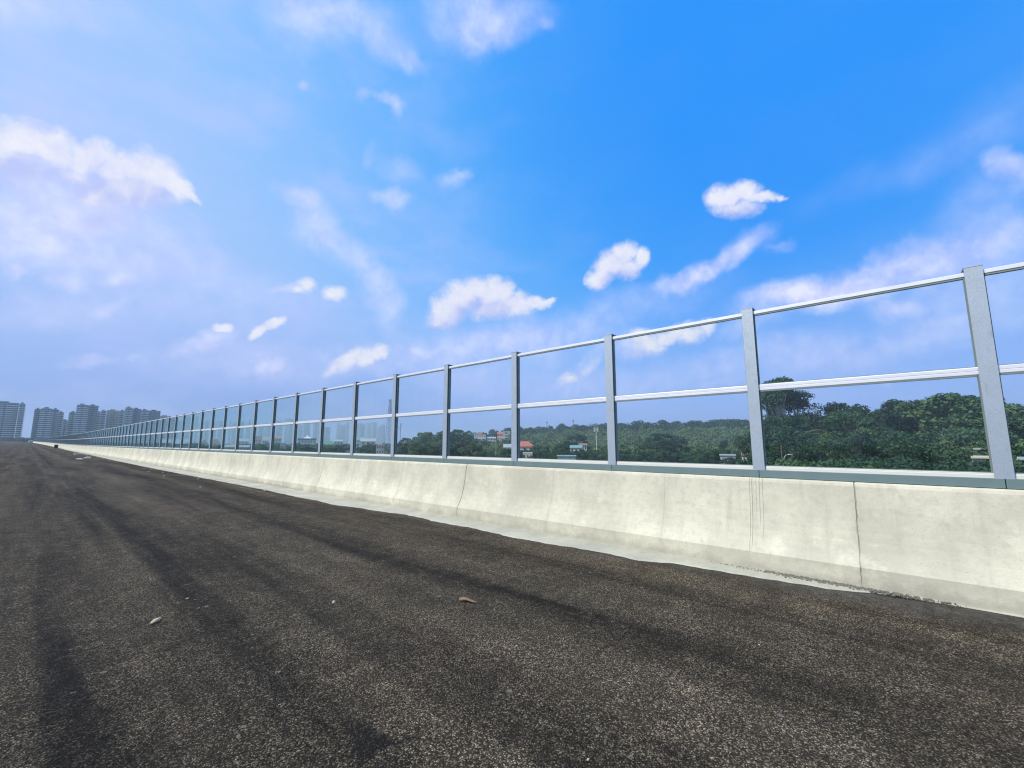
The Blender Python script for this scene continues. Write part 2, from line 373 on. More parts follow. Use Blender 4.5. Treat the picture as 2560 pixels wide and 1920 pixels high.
mat_leaf('leaf_hill', (.012, .042, .022), (.07, .135, .05), .07)  # hill and valley: broad noise paints crown-by-crown shade into the leaf colour
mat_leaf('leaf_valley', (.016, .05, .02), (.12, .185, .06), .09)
mat_leaf('leaf_palm', (.03, .06, .02), (.10, .13, .04))

def mat_glass():
    m = bpy.data.materials.new('pane_glass'); m.use_nodes = True; m.node_tree.nodes.clear(); MATS['pane_glass'] = m
    t = NT(m.node_tree); o = t.n('ShaderNodeOutputMaterial')
    tr = t.n('ShaderNodeBsdfTransparent')
    lw = t.n('ShaderNodeLayerWeight'); lw.inputs[0].default_value = .5
    t.put(tr.inputs[0], t.mix(t.mr(lw.outputs['Facing'], .35, 1.0), (.99, .998, .995), (.80, .90, .87)))
    gl = t.n('ShaderNodeBsdfGlossy'); gl.inputs[0].default_value = (.8, .9, .86, 1); gl.inputs['Roughness'].default_value = .03
    fr = t.n('ShaderNodeFresnel'); t.put(fr.inputs[0], t.mr(t.geo('Backfacing'), 0, 1, 1.45, 1/1.45, 'LINEAR'))
    f = t.m('MULTIPLY', fr.outputs[0], .6)
    mx = t.n('ShaderNodeMixShader'); t.put(mx.inputs[0], f)
    t.L.new(tr.outputs[0], mx.inputs[1]); t.L.new(gl.outputs[0], mx.inputs[2])
    # a thin film of dust, streaked downwards
    P = t.obj(); dn = t.noise(t.v('MULTIPLY', P, (1, 2.2, .8)), 2.2, 6, .65)
    df = t.n('ShaderNodeBsdfDiffuse'); df.inputs[0].default_value = (.45, .52, .50, 1)
    mx2 = t.n('ShaderNodeMixShader'); t.put(mx2.inputs[0], t.mr(dn, .35, .8, .002, .018))
    t.L.new(mx.outputs[0], mx2.inputs[1]); t.L.new(df.outputs[0], mx2.inputs[2]); t.L.new(mx2.outputs[0], o.inputs[0])
mat_glass()

def mat_ground():
    m, t, p, o = principled('ground')
    P = t.obj(); n1 = t.noise(P, .012, 6, .6); n2 = t.noise(P, .12, 6, .65); n3 = t.noise(P, .8, 4, .6)
    c = t.mix(t.mr(n1, .4, .6), (.035, .07, .022), (.085, .11, .04))
    c = t.mix(t.m('MULTIPLY', t.mr(n2, .56, .68), .75), c, (.22, .18, .12))
    c = t.mix(t.mr(n3, .3, .7), c, t.mix(.5, c, (.03, .05, .015)))
    t.put(p.inputs['Base Color'], c); p.inputs['Roughness'].default_value = .95; p.inputs['Specular IOR Level'].default_value = .1
mat_ground()

def mat_tower(name, wallc, glassc, floor=3.1, bay=3.4, gap=.25):
    m, t, p, o = principled(name)
    P = t.obj(); x, y, z = t.sep(P)
    u = t.m('DIVIDE', t.m('ADD', x, y), bay); fu = t.m('FRACT', u); fz = t.m('FRACT', t.m('DIVIDE', z, floor))
    inu = t.m('MULTIPLY', t.m('GREATER_THAN', fu, gap), t.m('LESS_THAN', fu, 1-gap*.6))
    inz = t.m('MULTIPLY', t.m('GREATER_THAN', fz, .28), t.m('LESS_THAN', fz, .82))
    wn = t.n('ShaderNodeTexWhiteNoise', noise_dimensions='2D')
    t.put(wn.inputs['Vector'], t.comb(t.m('FLOOR', u), t.m('FLOOR', t.m('DIVIDE', z, floor)), 0.))
    g = t.mix(wn.outputs[0], tuple(v*.5 for v in glassc), tuple(v*1.9 for v in glassc))
    nz = t.noise(P, .05, 4, .6)
    wc = t.mix(nz, tuple(v*.85 for v in wallc), tuple(min(1, v*1.1) for v in wallc))
    nrm = t.sep(t.geo('Normal'))[2]
    side = t.m('LESS_THAN', nrm, .5)
    t.put(p.inputs['Base Color'], t.mix(t.m('MULTIPLY', t.m('MULTIPLY', inu, inz), side), wc, g)); p.inputs['Roughness'].default_value = .6
mat_tower('tower_grey', (.20, .30, .34), (.025, .05, .065), gap=.15)
mat_tower('tower_blue', (.14, .23, .28), (.02, .045, .06), bay=2.8, gap=.12)
mat_tower('tower_beige', (.36, .33, .28), (.08, .09, .10), bay=4.2, gap=.45)
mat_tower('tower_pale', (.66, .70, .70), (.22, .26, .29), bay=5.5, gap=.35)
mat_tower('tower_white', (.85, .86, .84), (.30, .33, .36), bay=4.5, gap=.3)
simple('balcony_white', (.56, .62, .65), .7, 0, .08, .3)

# ---------------------------------------------------------------- mesh helpers
class MB:
    def __init__(s): s.v = []; s.f = []
    def add(s, vs, fs):
        n = len(s.v); s.v += [tuple(q) for q in vs]; s.f += [tuple(i+n for i in f) for f in fs]; return s
    def box(s, x0, x1, y0, y1, z0, z1, M=None):
        vs = [Vector(q) for q in ((x0, y0, z0), (x1, y0, z0), (x1, y1, z0), (x0, y1, z0), (x0, y0, z1), (x1, y0, z1), (x1, y1, z1), (x0, y1, z1))]
        if M: vs = [M @ q for q in vs]
        return s.add(vs, [(0, 3, 2, 1), (4, 5, 6, 7), (0, 1, 5, 4), (1, 2, 6, 5), (2, 3, 7, 6), (3, 0, 4, 7)])
    def tube(s, p0, p1, r0, r1, n=8):
        p0, p1 = Vector(p0), Vector(p1); d = (p1-p0).normalized()
        a = d.orthogonal().normalized(); b = d.cross(a)
        vs = [p0+(a*math.cos(k*2*math.pi/n)+b*math.sin(k*2*math.pi/n))*r0 for k in range(n)] + [p1+(a*math.cos(k*2*math.pi/n)+b*math.sin(k*2*math.pi/n))*r1 for k in range(n)]
        fs = [(k, (k+1) % n, n+(k+1) % n, n+k) for k in range(n)] + [tuple(range(n-1, -1, -1)), tuple(range(n, 2*n))]
        return s.add(vs, fs)
    def prism(s, prof, y0, y1):
        """profile of (x, z) pushed along y"""
        n = len(prof); vs = [(x, y0, z) for x, z in prof]+[(x, y1, z) for x, z in prof]
        fs = [(k, (k+1) % n, n+(k+1) % n, n+k) for k in range(n)] + [tuple(range(n-1, -1, -1)), tuple(range(n, 2*n))]
        return s.add(vs, fs)
    def mesh(s, name, mat, smooth=False):
        me = bpy.data.meshes.new(name); me.from_pydata(s.v, [], s.f); me.materials.append(MATS[mat]); me.update()
        bm_fix(me)
        if smooth: me.shade_smooth()
        return me
    def build(s, name, mat, parent=None, smooth=False): return link(name, s.mesh(name, mat, smooth), parent)
import bmesh
def bm_fix(me):
    if len(me.polygons) < 60000:
        b = bmesh.new(); b.from_mesh(me); bmesh.ops.recalc_face_normals(b, faces=b.faces); b.to_mesh(me); b.free()
def link(name, me, parent=None, loc=None):
    o = bpy.data.objects.new(name, me); COL.objects.link(o); o.parent = parent
    if loc is not None: o.location = loc
    return o
def empty(name, loc=(0, 0, 0), rz=0):
    o = bpy.data.objects.new(name, None); COL.objects.link(o); o.location = loc; o.rotation_euler.z = rz; o.empty_display_size = .5; return o
def tag(o, label=None, cat=None, group=None, kind=None):
    for k, v_ in (('label', label), ('category', cat), ('group', group), ('kind', kind)):
        if v_: o[k] = v_
    return o
def copy_tree(o, parent=None):
    c = o.copy(); COL.objects.link(c); c.parent = parent
    for ch in [q for q in o.children]: copy_tree(ch, c)
    return c

# ---------------------------------------------------------------- alignment of the bridge
def zr(y): return .0052*.5*((y-115)+math.sqrt((y-115)**2+900)) - .0098
def xo(y): return -2.6e-5*max(0., y-150)**2
def azpt(az, D): return Vector((math.sin(R(az))*D, math.cos(R(az))*D, 0))

# ---------------------------------------------------------------- ground with the wooded hill
def ss(a, b, t):
    t = min(1, max(0, (t-a)/(b-a))); return t*t*(3-2*t)
def ground_z(x, y):
    D = math.hypot(x, y); az = math.degrees(math.atan2(x, y))
    top = np.interp(az, [30, 38, 42, 46, 50, 58, 66, 78, 100, 130], [0, 3, 14, 29, 38, 47, 50, 52, 40, 0])
    und = 2.5*math.sin(x*.011+1)*math.sin(y*.009)*ss(150, 500, D) if x > 20 else 0
    return -11 + (top*.50*ss(300, 640, D) + und*.4)
def hit(px, py):
    r = ray(px, py); r = r/math.hypot(r.x, r.y)
    for D in range(240, 1400, 5):
        if EYE+r.z*D < ground_z(r.x*D, r.y*D)+.5: return D
    return 640
def build_ground():
    azs = list(np.arange(-180, -20, 10))+list(np.arange(-20, 110, 1.5))+list(np.arange(110, 180, 10))
    Ds = [0, 8, 20, 50, 90, 140, 200, 260, 320, 380, 440, 500, 560, 620, 680, 740, 800, 860, 920, 980, 1040, 1120, 1250, 1500, 1900, 2500, 3300, 4300, 5000]
    m = MB(); n = len(azs); vs = [(0, 0, -11)]
    for D in Ds[1:]:
        for a in azs:
            p = azpt(a, D); vs.append((p.x, p.y, ground_z(p.x, p.y)))
    fs = [(0, 1+(k+1) % n, 1+k) for k in range(n)]
    for r in range(len(Ds)-2):
        for k in range(n):
            a = 1+r*n+k; b = 1+r*n+(k+1) % n; fs.append((a, b, b+n, a+n))
    m.add(vs, fs); tag(m.build('ground', 'ground', smooth=True), kind='structure')
build_ground()

# ---------------------------------------------------------------- road, deck
YS = [-60, -30, -12, -6, -3] + [k*1.0 for k in range(0, 30)] + [30+5*k for k in range(30)] + [180+20*k for k in range(37)]
def strip(name, mat, xl, xr, ys, dz, thick=None, kind='structure'):
    m = MB(); vs = []
    for y in ys:
        a = xl(y) if callable(xl) else xl; b = xr(y) if callable(xr) else xr
        vs += [(a+xo(y), y, zr(y)+dz), (b+xo(y), y, zr(y)+dz)]
    n = len(ys); fs = [(2*k, 2*k+1, 2*k+3, 2*k+2) for k in range(n-1)]
    if thick:
        vs += [(v[0], v[1], v[2]-thick) for v in vs]; N = 2*n
        fs += [(N+2*k+2, N+2*k+3, N+2*k+1, N+2*k) for k in range(n-1)]
        fs += [(2*k+2, N+2*k+2, N+2*k, 2*k) for k in range(n-1)] + [(2*k+1, N+2*k+1, N+2*k+3, 2*k+3) for k in range(n-1)]
        fs += [(0, N, N+1, 1), (2*n-1, N+2*n-1, N+2*n-2, 2*n-2)]
    m.add(vs, fs); return tag(m.build(name, mat), kind=kind)
strip('road', 'asphalt', -13.2, 5.716, YS, 0, .12)
deck = strip('bridge_deck', 'bridge_concrete', -13.6, 6.5, YS, -.125, .35)
g = MB()
for gx in (-11.5, -7.5, -3.5, .5, 4.3):
    for a, b in zip(YS[:-1], YS[1:]):
        xa, xb, za, zb = gx+xo(a), gx+xo(b), zr(a)-.478, zr(b)-.478
        g.add([(xa-.35, a, za), (xa+.35, a, za), (xa+.35, a, za-1.5), (xa-.35, a, za-1.5), (xb-.35, b, zb), (xb+.35, b, zb), (xb+.35, b, zb-1.5), (xb-.35, b, zb-1.5)],
              [(0, 1, 5, 4), (1, 2, 6, 5), (2, 3, 7, 6), (3, 0, 4, 7)])
g.build('bridge_girders', 'bridge_concrete', deck)
for k in range(24):
    y = -40+40*k; p = MB()
    p.box(-12.6+xo(y), 5.4+xo(y), y-.8, y+.8, zr(y)-3.1, zr(y)-1.985)
    for cx in (-9, -3.5, 2): p.tube((cx+xo(y), y, -11.5), (cx+xo(y), y, zr(y)-3.1), .75, .75, 16)
    p.build('pier', 'bridge_concrete', deck)

# spilled / unpaved concrete edge between the asphalt and the wall
EDGE = [(-2, 5.72), (-.3, 5.72), (.1, 5.70), (.35, 5.66), (.69, 5.54), (1.14, 5.50), (1.55, 5.40), (2.14, 5.40), (2.52, 5.28), (3.16, 5.30), (3.75, 5.20), (5.42, 5.24), (7.0, 5.30), (7.9, 5.30), (9.98, 5.06), (16, 5.12), (26, 5.06), (38, 5.05), (55, 5.2), (72, 5.4), (100, 5.55), (140, 5.6)]
eys = [-2+.06*k for k in range(0, 170)] + [8.2+.3*k for k in range(60)] + [26.2+2*k for k in range(55)]
def edge(y):
    b = np.interp(y, [e[0] for e in EDGE], [e[1] for e in EDGE])
    r_ = math.sin(y*9.1)*.012+math.sin(y*23+1)*.008+math.sin(y*3.3+2)*.03*(1 if y < 12 else .3)+random.uniform(-.006, .006)
    return min(5.7195, b+r_*min(1, max(0, (5.72-b)*8)))
es = MB(); vs = []
for y in eys:
    e = edge(y); xr_ = 5.722 if y < 14 else 5.67
    vs += [(e-.03, y, .0035), (e, y, .012), (xr_, y, .022+zr(y))] if y < 14 else [(e-.01+xo(y), y, zr(y)+.004), (e+xo(y), y, zr(y)+.03), (xr_+xo(y), y, zr(y)+.035)]
fs = []
for k in range(len(eys)-1):
    fs += [(3*k, 3*k+1, 3*k+4, 3*k+3), (3*k+1, 3*k+2, 3*k+5, 3*k+4)]
es.add(vs, fs); tag(es.build('pavement_edge', 'slab_concrete'), kind='structure')

# ---------------------------------------------------------------- concrete wall (right)
PROF = [(5.718, -.02), (5.72, .205), (5.735, .228), (5.772, .285), (5.812, .36), (5.846, .44), (5.874, .53), (5.897, .63), (5.912, .72), (5.95, .985), (5.962, 1.012), (5.985, 1.028), (6.24, 1.03), (6.25, 1.01), (6.25, -.5), (5.95, -.5), (5.95, -.02)]
def wall_obj(name, prof, y0, y1, mat, joints=(), flip=1):
    st = [(y, 0) for y in np.arange(y0, min(y1, 60), 1.0)] + [(y, 0) for y in np.arange(60, y1, 10)] + [(y1, 0)] if y0 < 60 else [(y0, 0), (y1, 0)]
    for j in [q for q in joints if any(abs(q-k) < .3 for k in (-5.7, .43, 6.57, 12.9, 19.2, 25.5, 31.8, 38.1))]: st += [(j-.006, 0), (j-.003, 1), (j+.003, 1), (j+.006, 0)]
    st = sorted(s_ for s_ in st if s_[1] or not any(abs(s_[0]-j) < .005 and abs(abs(s_[0]-j)-.006) > 1e-6 for j in joints))
    vs = []; n = len(prof)
    for y, ins in st:
        for i, (x, z) in enumerate(prof):
            dx = .010 if ins and 0 < i < 11 else 0; dz = -.01 if ins and 10 <= i <= 12 else 0
            vs.append((x+dx+xo(y), y, z+dz+zr(y)))
    fs = []
    for k in range(len(st)-1):
        for i in range(n):
            a = k*n+i; b = k*n+(i+1) % n; fs.append((a, b, b+n, a+n))
    fs += [tuple(range(n)), tuple(range((len(st)-1)*n, len(st)*n))]
    m = MB(); m.add(vs, fs); o = m.build(name, mat)
    return o
o = wall_obj('concrete_barrier', PROF, -20, 480, 'barrier_concrete', JOINTS)
tag(o, 'long pale cream concrete crash barrier wall carrying the glass fence, cracked at its joints', 'barrier')
PL = [(-13.25+.28, -.02), (-13.25+.26, .22), (-13.25+.1, .45), (-13.25+.05, .9), (-13.45, .9), (-13.5, -.45), (-13.3, -.45), (-13.3, -.02)]
o = wall_obj('concrete_parapet', PL, -60, 895, 'barrier_concrete')
tag(o, 'low pale concrete parapet along the far left edge of the asphalt', 'parapet')

# ---------------------------------------------------------------- noise barrier
Y0, SP = -.60, 2.0      # left (far) face of the nearest visible post, post pitch
PW = .127
fence = empty('noise_barrier', (6, 0, 1.12))
tag(fence, 'long transparent noise barrier of glass panes between galvanised posts on the concrete wall', 'noise barrier')
def loc(m):             # meshes of the bay are written in world coordinates of bay 0
    return m
ZB = 1.12
def shift(mb): mb.v = [(x-6, y, z-ZB) for x, y, z in mb.v]; return mb
yf, yn = 0.0, -PW       # post occupies yn..yf in bay coordinates
def post_mb():
    m = MB(); t_ = .009
    m.box(6.0, 6.0+t_, yn, yf, 1.12, 3.15)
    m.box(6.0+t_, 6.1-t_, -PW/2-.004, -PW/2+.004, 1.12, 3.147)
    m.box(6.1-t_, 6.1, yn, yf, 1.12, 3.15)
    return m
def cap_mb():
    m = MB(); m.box(5.997, 6.150, yn-.004, yf+.004, 3.1505, 3.160); return m
y0b, y1b = .0, SP-PW    # clear bay behind this post, towards +Y
def rail(prof, ov=.045): m = MB(); m.prism(prof, y0b-ov, y1b+ov); return m
xf = 6.026
top_mb = rail([(xf, 3.075), (xf, 3.108), (xf+.004, 3.113), (xf+.042, 3.113), (xf+.046, 3.108), (xf+.046, 3.075), (xf+.030, 3.068), (xf+.016, 3.068)])
mid_mb = rail([(xf, 2.098), (xf, 2.124), (xf+.004, 2.127), (xf+.004, 2.131), (xf, 2.134), (xf, 2.161), (xf+.004, 2.167), (xf+.042, 2.167), (xf+.046, 2.161), (xf+.046, 2.098), (xf+.04, 2.092), (xf+.006, 2.092)])
bot_mb = rail([(xf-.004, 1.121), (xf-.004, 1.150), (xf, 1.153), (xf, 1.164), (xf+.004, 1.168), (xf+.046, 1.168), (xf+.05, 1.162), (xf+.05, 1.121)])
flash_mb = MB(); flash_mb.prism([(5.992, 1.034), (5.990, 1.118), (5.994, 1.1195), (6.108, 1.1195), (6.110, 1.034)], -PW/2+.0035, SP-PW/2-.0035)
def pane_mb(z0, z1): m = MB(); m.box(xf+.018, xf+.030, y0b-.03, y1b+.03, z0, z1); return m
def gasket_mb(z0, z1):
    m = MB(); a, b = xf+.008, xf+.040
    m.box(a, b, y0b-.034, y0b+.010, z0, z1); m.box(a, b, y1b-.010, y1b+.034, z0, z1)
    m.box(a-.004, b, y0b+.0105, y1b-.0105, z1-.014, z1-.0005); m.box(a, b, y0b+.0105, y1b-.0105, z0+.0005, z0+.007)
    return m
meshes = {}
def M_(k, mb, mat): meshes[k] = shift(mb).mesh(k, mat)
M_('post', post_mb(), 'galvanised'); M_('cap_plate', cap_mb(), 'galvanised'); M_('top_rail', top_mb, 'aluminium'); M_('mid_rail', mid_mb, 'aluminium')
M_('bottom_rail', bot_mb, 'aluminium_dull'); M_('base_flashing', flash_mb, 'flashing')
M_('upper_pane', pane_mb(2.169, 3.066), 'pane_glass'); M_('lower_pane', pane_mb(1.170, 2.090), 'pane_glass')
M_('upper_gasket', gasket_mb(2.1675, 3.0675), 'rubber'); M_('lower_gasket', gasket_mb(1.1685, 2.0915), 'rubber')
LAB = {}
def bay(i, full=True, panes=True):
    yy = Y0+SP*i; q = Vector((xo(yy), yy, zr(yy+1)))
    p = link('post', meshes['post'], fence, q); link('cap_plate', meshes['cap_plate'], p)
    for k in ('top_rail', 'mid_rail', 'bottom_rail', 'base_flashing'): link(k, meshes[k], fence, q)
    if panes:
        for k in ('upper', 'lower'):
            a = link('glass_pane', meshes[k+'_pane'], fence, q); link('gasket', meshes[k+'_gasket'], a)
NB, NP, NE = 96, 46, 240
for i in range(-4, NB): bay(i, panes=i < NP)
def merged(key, i0, i1, name, mat):
    me = meshes[key]; vs0 = [tuple(v.co) for v in me.vertices]; fs0 = [tuple(p.vertices) for p in me.polygons]
    m = MB()
    for i in range(i0, i1):
        yy = Y0+SP*i; q = (xo(yy), yy, zr(yy+1))
        m.add([(a+q[0], b+q[1], c+q[2]) for a, b, c in vs0], fs0)
    o = m.build(name, mat, fence); o['kind'] = 'stuff'
for key, nm, mt in (('post', 'post', 'galvanised'), ('top_rail', 'top_rail', 'aluminium'), ('mid_rail', 'mid_rail', 'aluminium'), ('bottom_rail', 'bottom_rail', 'aluminium_dull'), ('base_flashing', 'base_flashing', 'flashing')):
    merged(key, NB, NE, nm, mt)
for key in ('upper_pane', 'lower_pane'): pass
def merged_panes():
    m = MB(); gk = MB()
    for key, dst in (('upper_pane', m), ('lower_pane', m), ('upper_gasket', gk), ('lower_gasket', gk)):
        me = meshes[key]; vs0 = [tuple(v.co) for v in me.vertices]; fs0 = [tuple(p.vertices) for p in me.polygons]
        for i in range(NP, NE):
            yy = Y0+SP*i; q = (xo(yy), yy, zr(yy+1)); dst.add([(a+q[0], b+q[1], c+q[2]) for a, b, c in vs0], fs0)
    a = m.build('glass_pane', 'pane_glass', fence); a['kind'] = 'stuff'
    b = gk.build('gasket', 'rubber', a); b['kind'] = 'stuff'
merged_panes()

# ---------------------------------------------------------------- things on the road
def stone_mb(r, sx=1, sy=1, sz=.6, seed=0, n=9):
    rs = random.Random(seed); m = MB(); vs = []; fs = []
    rings = 5
    vs.append((0, 0, -r*sz))
    for a in range(1, rings):
        th = math.pi*a/rings
        for k in range(n):
            ph = 2*math.pi*k/n; q = r*rs.uniform(.78, 1.12)
            vs.append((q*sx*math.sin(th)*math.cos(ph), q*sy*math.sin(th)*math.sin(ph), -q*sz*math.cos(th)))
    vs.append((0, 0, r*sz)); top = len(vs)-1
    for k in range(n): fs.append((0, 1+(k+1) % n, 1+k)); fs.append((top, top-n+k, top-n+(k+1) % n))
    for a in range(rings-2):
        for k in range(n): p_ = 1+a*n+k; q_ = 1+a*n+(k+1) % n; fs.append((p_, q_, q_+n, p_+n))
    return m.add(vs, fs)
# curled leaf scrap
m = MB(); L_, vs, fs = 12, [], []
for k in range(L_+1):
    t_ = k/L_; wd = .028*math.sin(math.pi*min(1, max(.04, t_)))**.7
    vs += [((t_-.5)*.15, -wd, .006+.012*math.sin(t_*5)), ((t_-.5)*.17, 0, .012*math.sin(t_*5)+.003), ((t_-.5)*.17, wd, .009+.016*math.sin(t_*4+1))]
for k in range(L_): fs += [(3*k, 3*k+1, 3*k+4, 3*k+3), (3*k+1, 3*k+2, 3*k+5, 3*k+4)]
nv = len(vs); vs += [(a, b, c+.003) for a, b, c in vs]; fs += [tuple(i+nv for i in reversed(f)) for f in fs]
m.add(vs, fs); o = m.build('dry_leaf', 'dry_leaf'); o.location = (2.86, 3.11, .008); o.rotation_euler.z = -.95
tag(o, 'curled orange brown dry leaf lying alone on the dark asphalt', 'leaf')
o = stone_mb(.045, 1.5, .6, .28, 3).build('clod', 'tan_clod'); o.location = (.85, 4.69, .01); o.rotation_euler.z = .9
tag(o, 'flat tan clod of dried dirt on the asphalt at left, biggest lump there', 'dirt clod')
o = stone_mb(.016, 1, .7, .8, 5).build('pebble', 'stone_pale'); o.location = (2.02, 4.0, .012)
tag(o, 'small pale upright pebble on the asphalt between the leaf and the clod', 'pebble')
for k, (px, py, r_) in enumerate(((1898, 1614, .008), (468, 1498, .012), (1470, 1902, .007))):
    rr = ray(px, py); q = rr*(-EYE/rr.z)
    o = stone_mb(r_, 1.2, .9, .6, 20+k).build('pebble', 'tan_clod'); o.location = (q.x, q.y, .006)
    tag(o, ['tiny white pebble nearest the concrete wall foot on bare asphalt', 'small flat cream pebble on the asphalt just beyond the tan clod', 'tiny pale pebble at the bottom edge of the picture'][k], 'pebble')
# gravel against the foot of the wall
m = MB(); rs = random.Random(5)
for k in range(900):
    y = rs.triangular(-.3, 1.9, .7); x = 5.712-abs(rs.gauss(0, .045)); s_ = rs.uniform(.004, .016)*(1 if abs(y-.7) < .6 else .7)
    if x < 5.45: continue
    q = stone_mb(s_, 1, 1, .7, k, 5); m.add([(a+x, b+y, c+.016+s_*.3) for a, b, c in q.v], q.f)
tag(m.build('gravel', 'grit_dark'), 'grey crumbs of gravel along the foot of the concrete wall', 'gravel', kind='stuff')
m = MB()
for k in range(60):
    y = rs.uniform(14, 95); x = 5.0-rs.random()**2*1.2; s_ = rs.uniform(.01, .045)
    q = stone_mb(s_, 1, 1, .6, k, 5); m.add([(a+x, b+y, c+s_*.3) for a, b, c in q.v], q.f)
tag(m.build('rubble', 'stone_grey'), 'scattered crumbs of rubble beside the pale edge strip farther down', 'rubble', kind='stuff')
# chunks and boards far down
for k, (px, py, sx, sy, sz, lab) in enumerate(((218, 1146, .30, .16, .12, 'white lump of broken concrete on the asphalt, nearer of two'), (198, 1149.5, .26, .14, .1, 'flat pale lump of broken concrete beside the whiter one'))):
    rr = ray(px, py); q = rr*(-EYE/rr.z)
    o = stone_mb(1, sx, sy, sz, 40+k).build('concrete_chunk', 'stone_pale'); o.location = (q.x, q.y, sz*.4); tag(o, lab, 'rubble')
for k, (px, py, l_, a_, lab) in enumerate(((204, 1137.5, 1.5, .3, 'pale board lying across the edge strip by the wall, longer of two'), (196, 1136, 1.0, -.5, 'short pale board resting beside the longer board'))):
    rr = ray(px, py); q = rr*(-EYE/rr.z)
    m = MB(); m.box(-l_/2, l_/2, -.13, .13, 0, .04); m.box(-l_/2+.1, -l_/2+.2, -.15, .15, .0405, .075); m.box(l_/2-.2, l_/2-.1, -.15, .15, .0405, .075)
    o = m.build('board', 'stone_pale'); o.location = (q.x, q.y, .05+.05*k); o.rotation_euler = (0, .05, a_); tag(o, lab, 'board')
# black plastic bin standing by the wall
def bin_():
    y = 158; o = empty('black_bin', (5.05+xo(y), y, zr(y)))
    m = MB(); b = [(-.36, -.36), (.36, -.36), (.36, .36), (-.36, .36)]
    vs = [(x*.9, yy*.9, .06) for x, yy in b]+[(x, yy, .80) for x, yy in b]+[(x*.92, yy*.92, .80) for x, yy in b]+[(x*.82, yy*.82, .1) for x, yy in b]
    fs = [(0, 3, 2, 1)]+[(k, (k+1) % 4, 4+(k+1) % 4, 4+k) for k in range(4)]+[(4+k, 4+(k+1) % 4, 8+(k+1) % 4, 8+k) for k in range(4)]+[(8+k, 8+(k+1) % 4, 12+(k+1) % 4, 12+k) for k in range(4)]+[(12, 13, 14, 15)]
    m.add(vs, fs); m.build('body', 'black_plastic', o)
    m = MB(); m.box(-.39, .39, -.39, .39, .803, .85); m.box(-.3, .3, -.3, .3, .8505, .88); m.build('lid', 'black_plastic', o)
    m = MB(); m.tube((-.3, -.30, .03), (.3, -.30, .03), .03, .03); m.tube((-.3, .30, .03), (.3, .30, .03), .03, .03); m.build('runner', 'black_plastic', o)
    tag(o, 'square black plastic bin standing on the asphalt at the wall foot', 'bin')
bin_()
# far white van
def van():
    y = 402; o = empty('white_van', (1.55, y, zr(y)), .05)
    prof = [(-2.2, .35), (-2.2, 1.25), (-2.05, 1.62), (-.9, 1.70), (1.0, 1.62), (1.45, 1.08), (2.15, .92), (2.25, .35)]
    m = MB(); n = len(prof); hw = .84
    ins = [0, 0, .10, .12, .12, .04, 0, 0]
    vs = [(-hw+ins[k], a, b) for k, (a, b) in enumerate(prof)]+[(hw-ins[k], a, b) for k, (a, b) in enumerate(prof)]
    m.add(vs, [(k, (k+1) % n, n+(k+1) % n, n+k) for k in range(n)]+[tuple(range(n)), tuple(range(n, 2*n))]); m.build('body', 'white_paint', o)
    m = MB(); m.box(-.66, .66, -2.215, -2.19, 1.02, 1.40); m.build('rear_window', 'dark_glass', o)
    m = MB(); m.add([(-.66, 1.06, 1.58), (.66, 1.06, 1.58), (.74, 1.47, 1.12), (-.74, 1.47, 1.12), (-.66, 1.02, 1.56), (.66, 1.02, 1.56), (.74, 1.43, 1.10), (-.74, 1.43, 1.10)], [(0, 1, 2, 3), (7, 6, 5, 4), (0, 4, 5, 1), (1, 5, 6, 2), (2, 6, 7, 3), (3, 7, 4, 0)]); m.build('windscreen', 'dark_glass', o)
    m = MB(); m.box(-.86, .86, -2.26, -2.14, .30, .55); m.build('bumper', 'black_plastic', o)
    for sx_ in (-1, 1):
        m = MB(); m.box(sx_*.72-.08, sx_*.72+.08, -2.22, -2.195, .72, .98); m.build('tail_light', 'lamp_red', o)
        for yy in (-1.4, 1.45):
            m = MB(); m.tube((sx_*.70, yy, .33), (sx_*.87, yy, .33), .33, .33, 14); wh = m.build('wheel', 'tyre', o)
            m = MB(); m.tube((sx_*.872, yy, .33), (sx_*.885, yy, .33), .18, .16, 10); m.build('rim', 'steel_grey', wh)
    tag(o, 'tiny white van parked far down the road near the end of the fence', 'van')
van()

# ---------------------------------------------------------------- trees
def leaf_mesh(name, mat, centres, radii, per, size, flat=.6, seed=0, up=.35, shell=.55):
    r = np.random.default_rng(seed); V = []; 
    for c, rad, n in zip(centres, radii, per):
        d = r.normal(size=(n, 3)); d /= np.linalg.norm(d, axis=1)[:, None]
        d[:, 2] = np.where((d[:, 2] < -.2) & (r.random(n) < .6), -d[:, 2], d[:, 2])
        rr = rad*(shell+(1-shell)*r.random(n)**.6)*r.uniform(.85, 1.15, n)
        P = np.array(c)+d*rr[:, None]*np.array([1, 1, flat])
        nn = d*.7+r.normal(size=(n, 3))*.55+np.array([0, 0, up]); nn /= np.linalg.norm(nn, axis=1)[:, None]
        a = np.cross(nn, r.normal(size=(n, 3))); a /= np.linalg.norm(a, axis=1)[:, None]; b = np.cross(nn, a)
        s = size*r.uniform(.6, 1.35, n)[:, None]
        V.append(np.stack([P-a*s*.62, P-b*s*.42, P+a*s*.62, P+b*s*.42+nn*s*.12], 1))
    V = np.concatenate(V).reshape(-1, 3); nq = len(V)//4
    me = bpy.data.meshes.new(name); me.vertices.add(len(V)); me.vertices.foreach_set('co', V.ravel())
    me.loops.add(nq*4); me.loops.foreach_set('vertex_index', np.arange(nq*4)); me.polygons.add(nq)
    me.polygons.foreach_set('loop_start', np.arange(nq)*4); me.polygons.foreach_set('loop_total', np.full(nq, 4))
    me.materials.append(MATS[mat]); me.update(); me.validate()
    return me
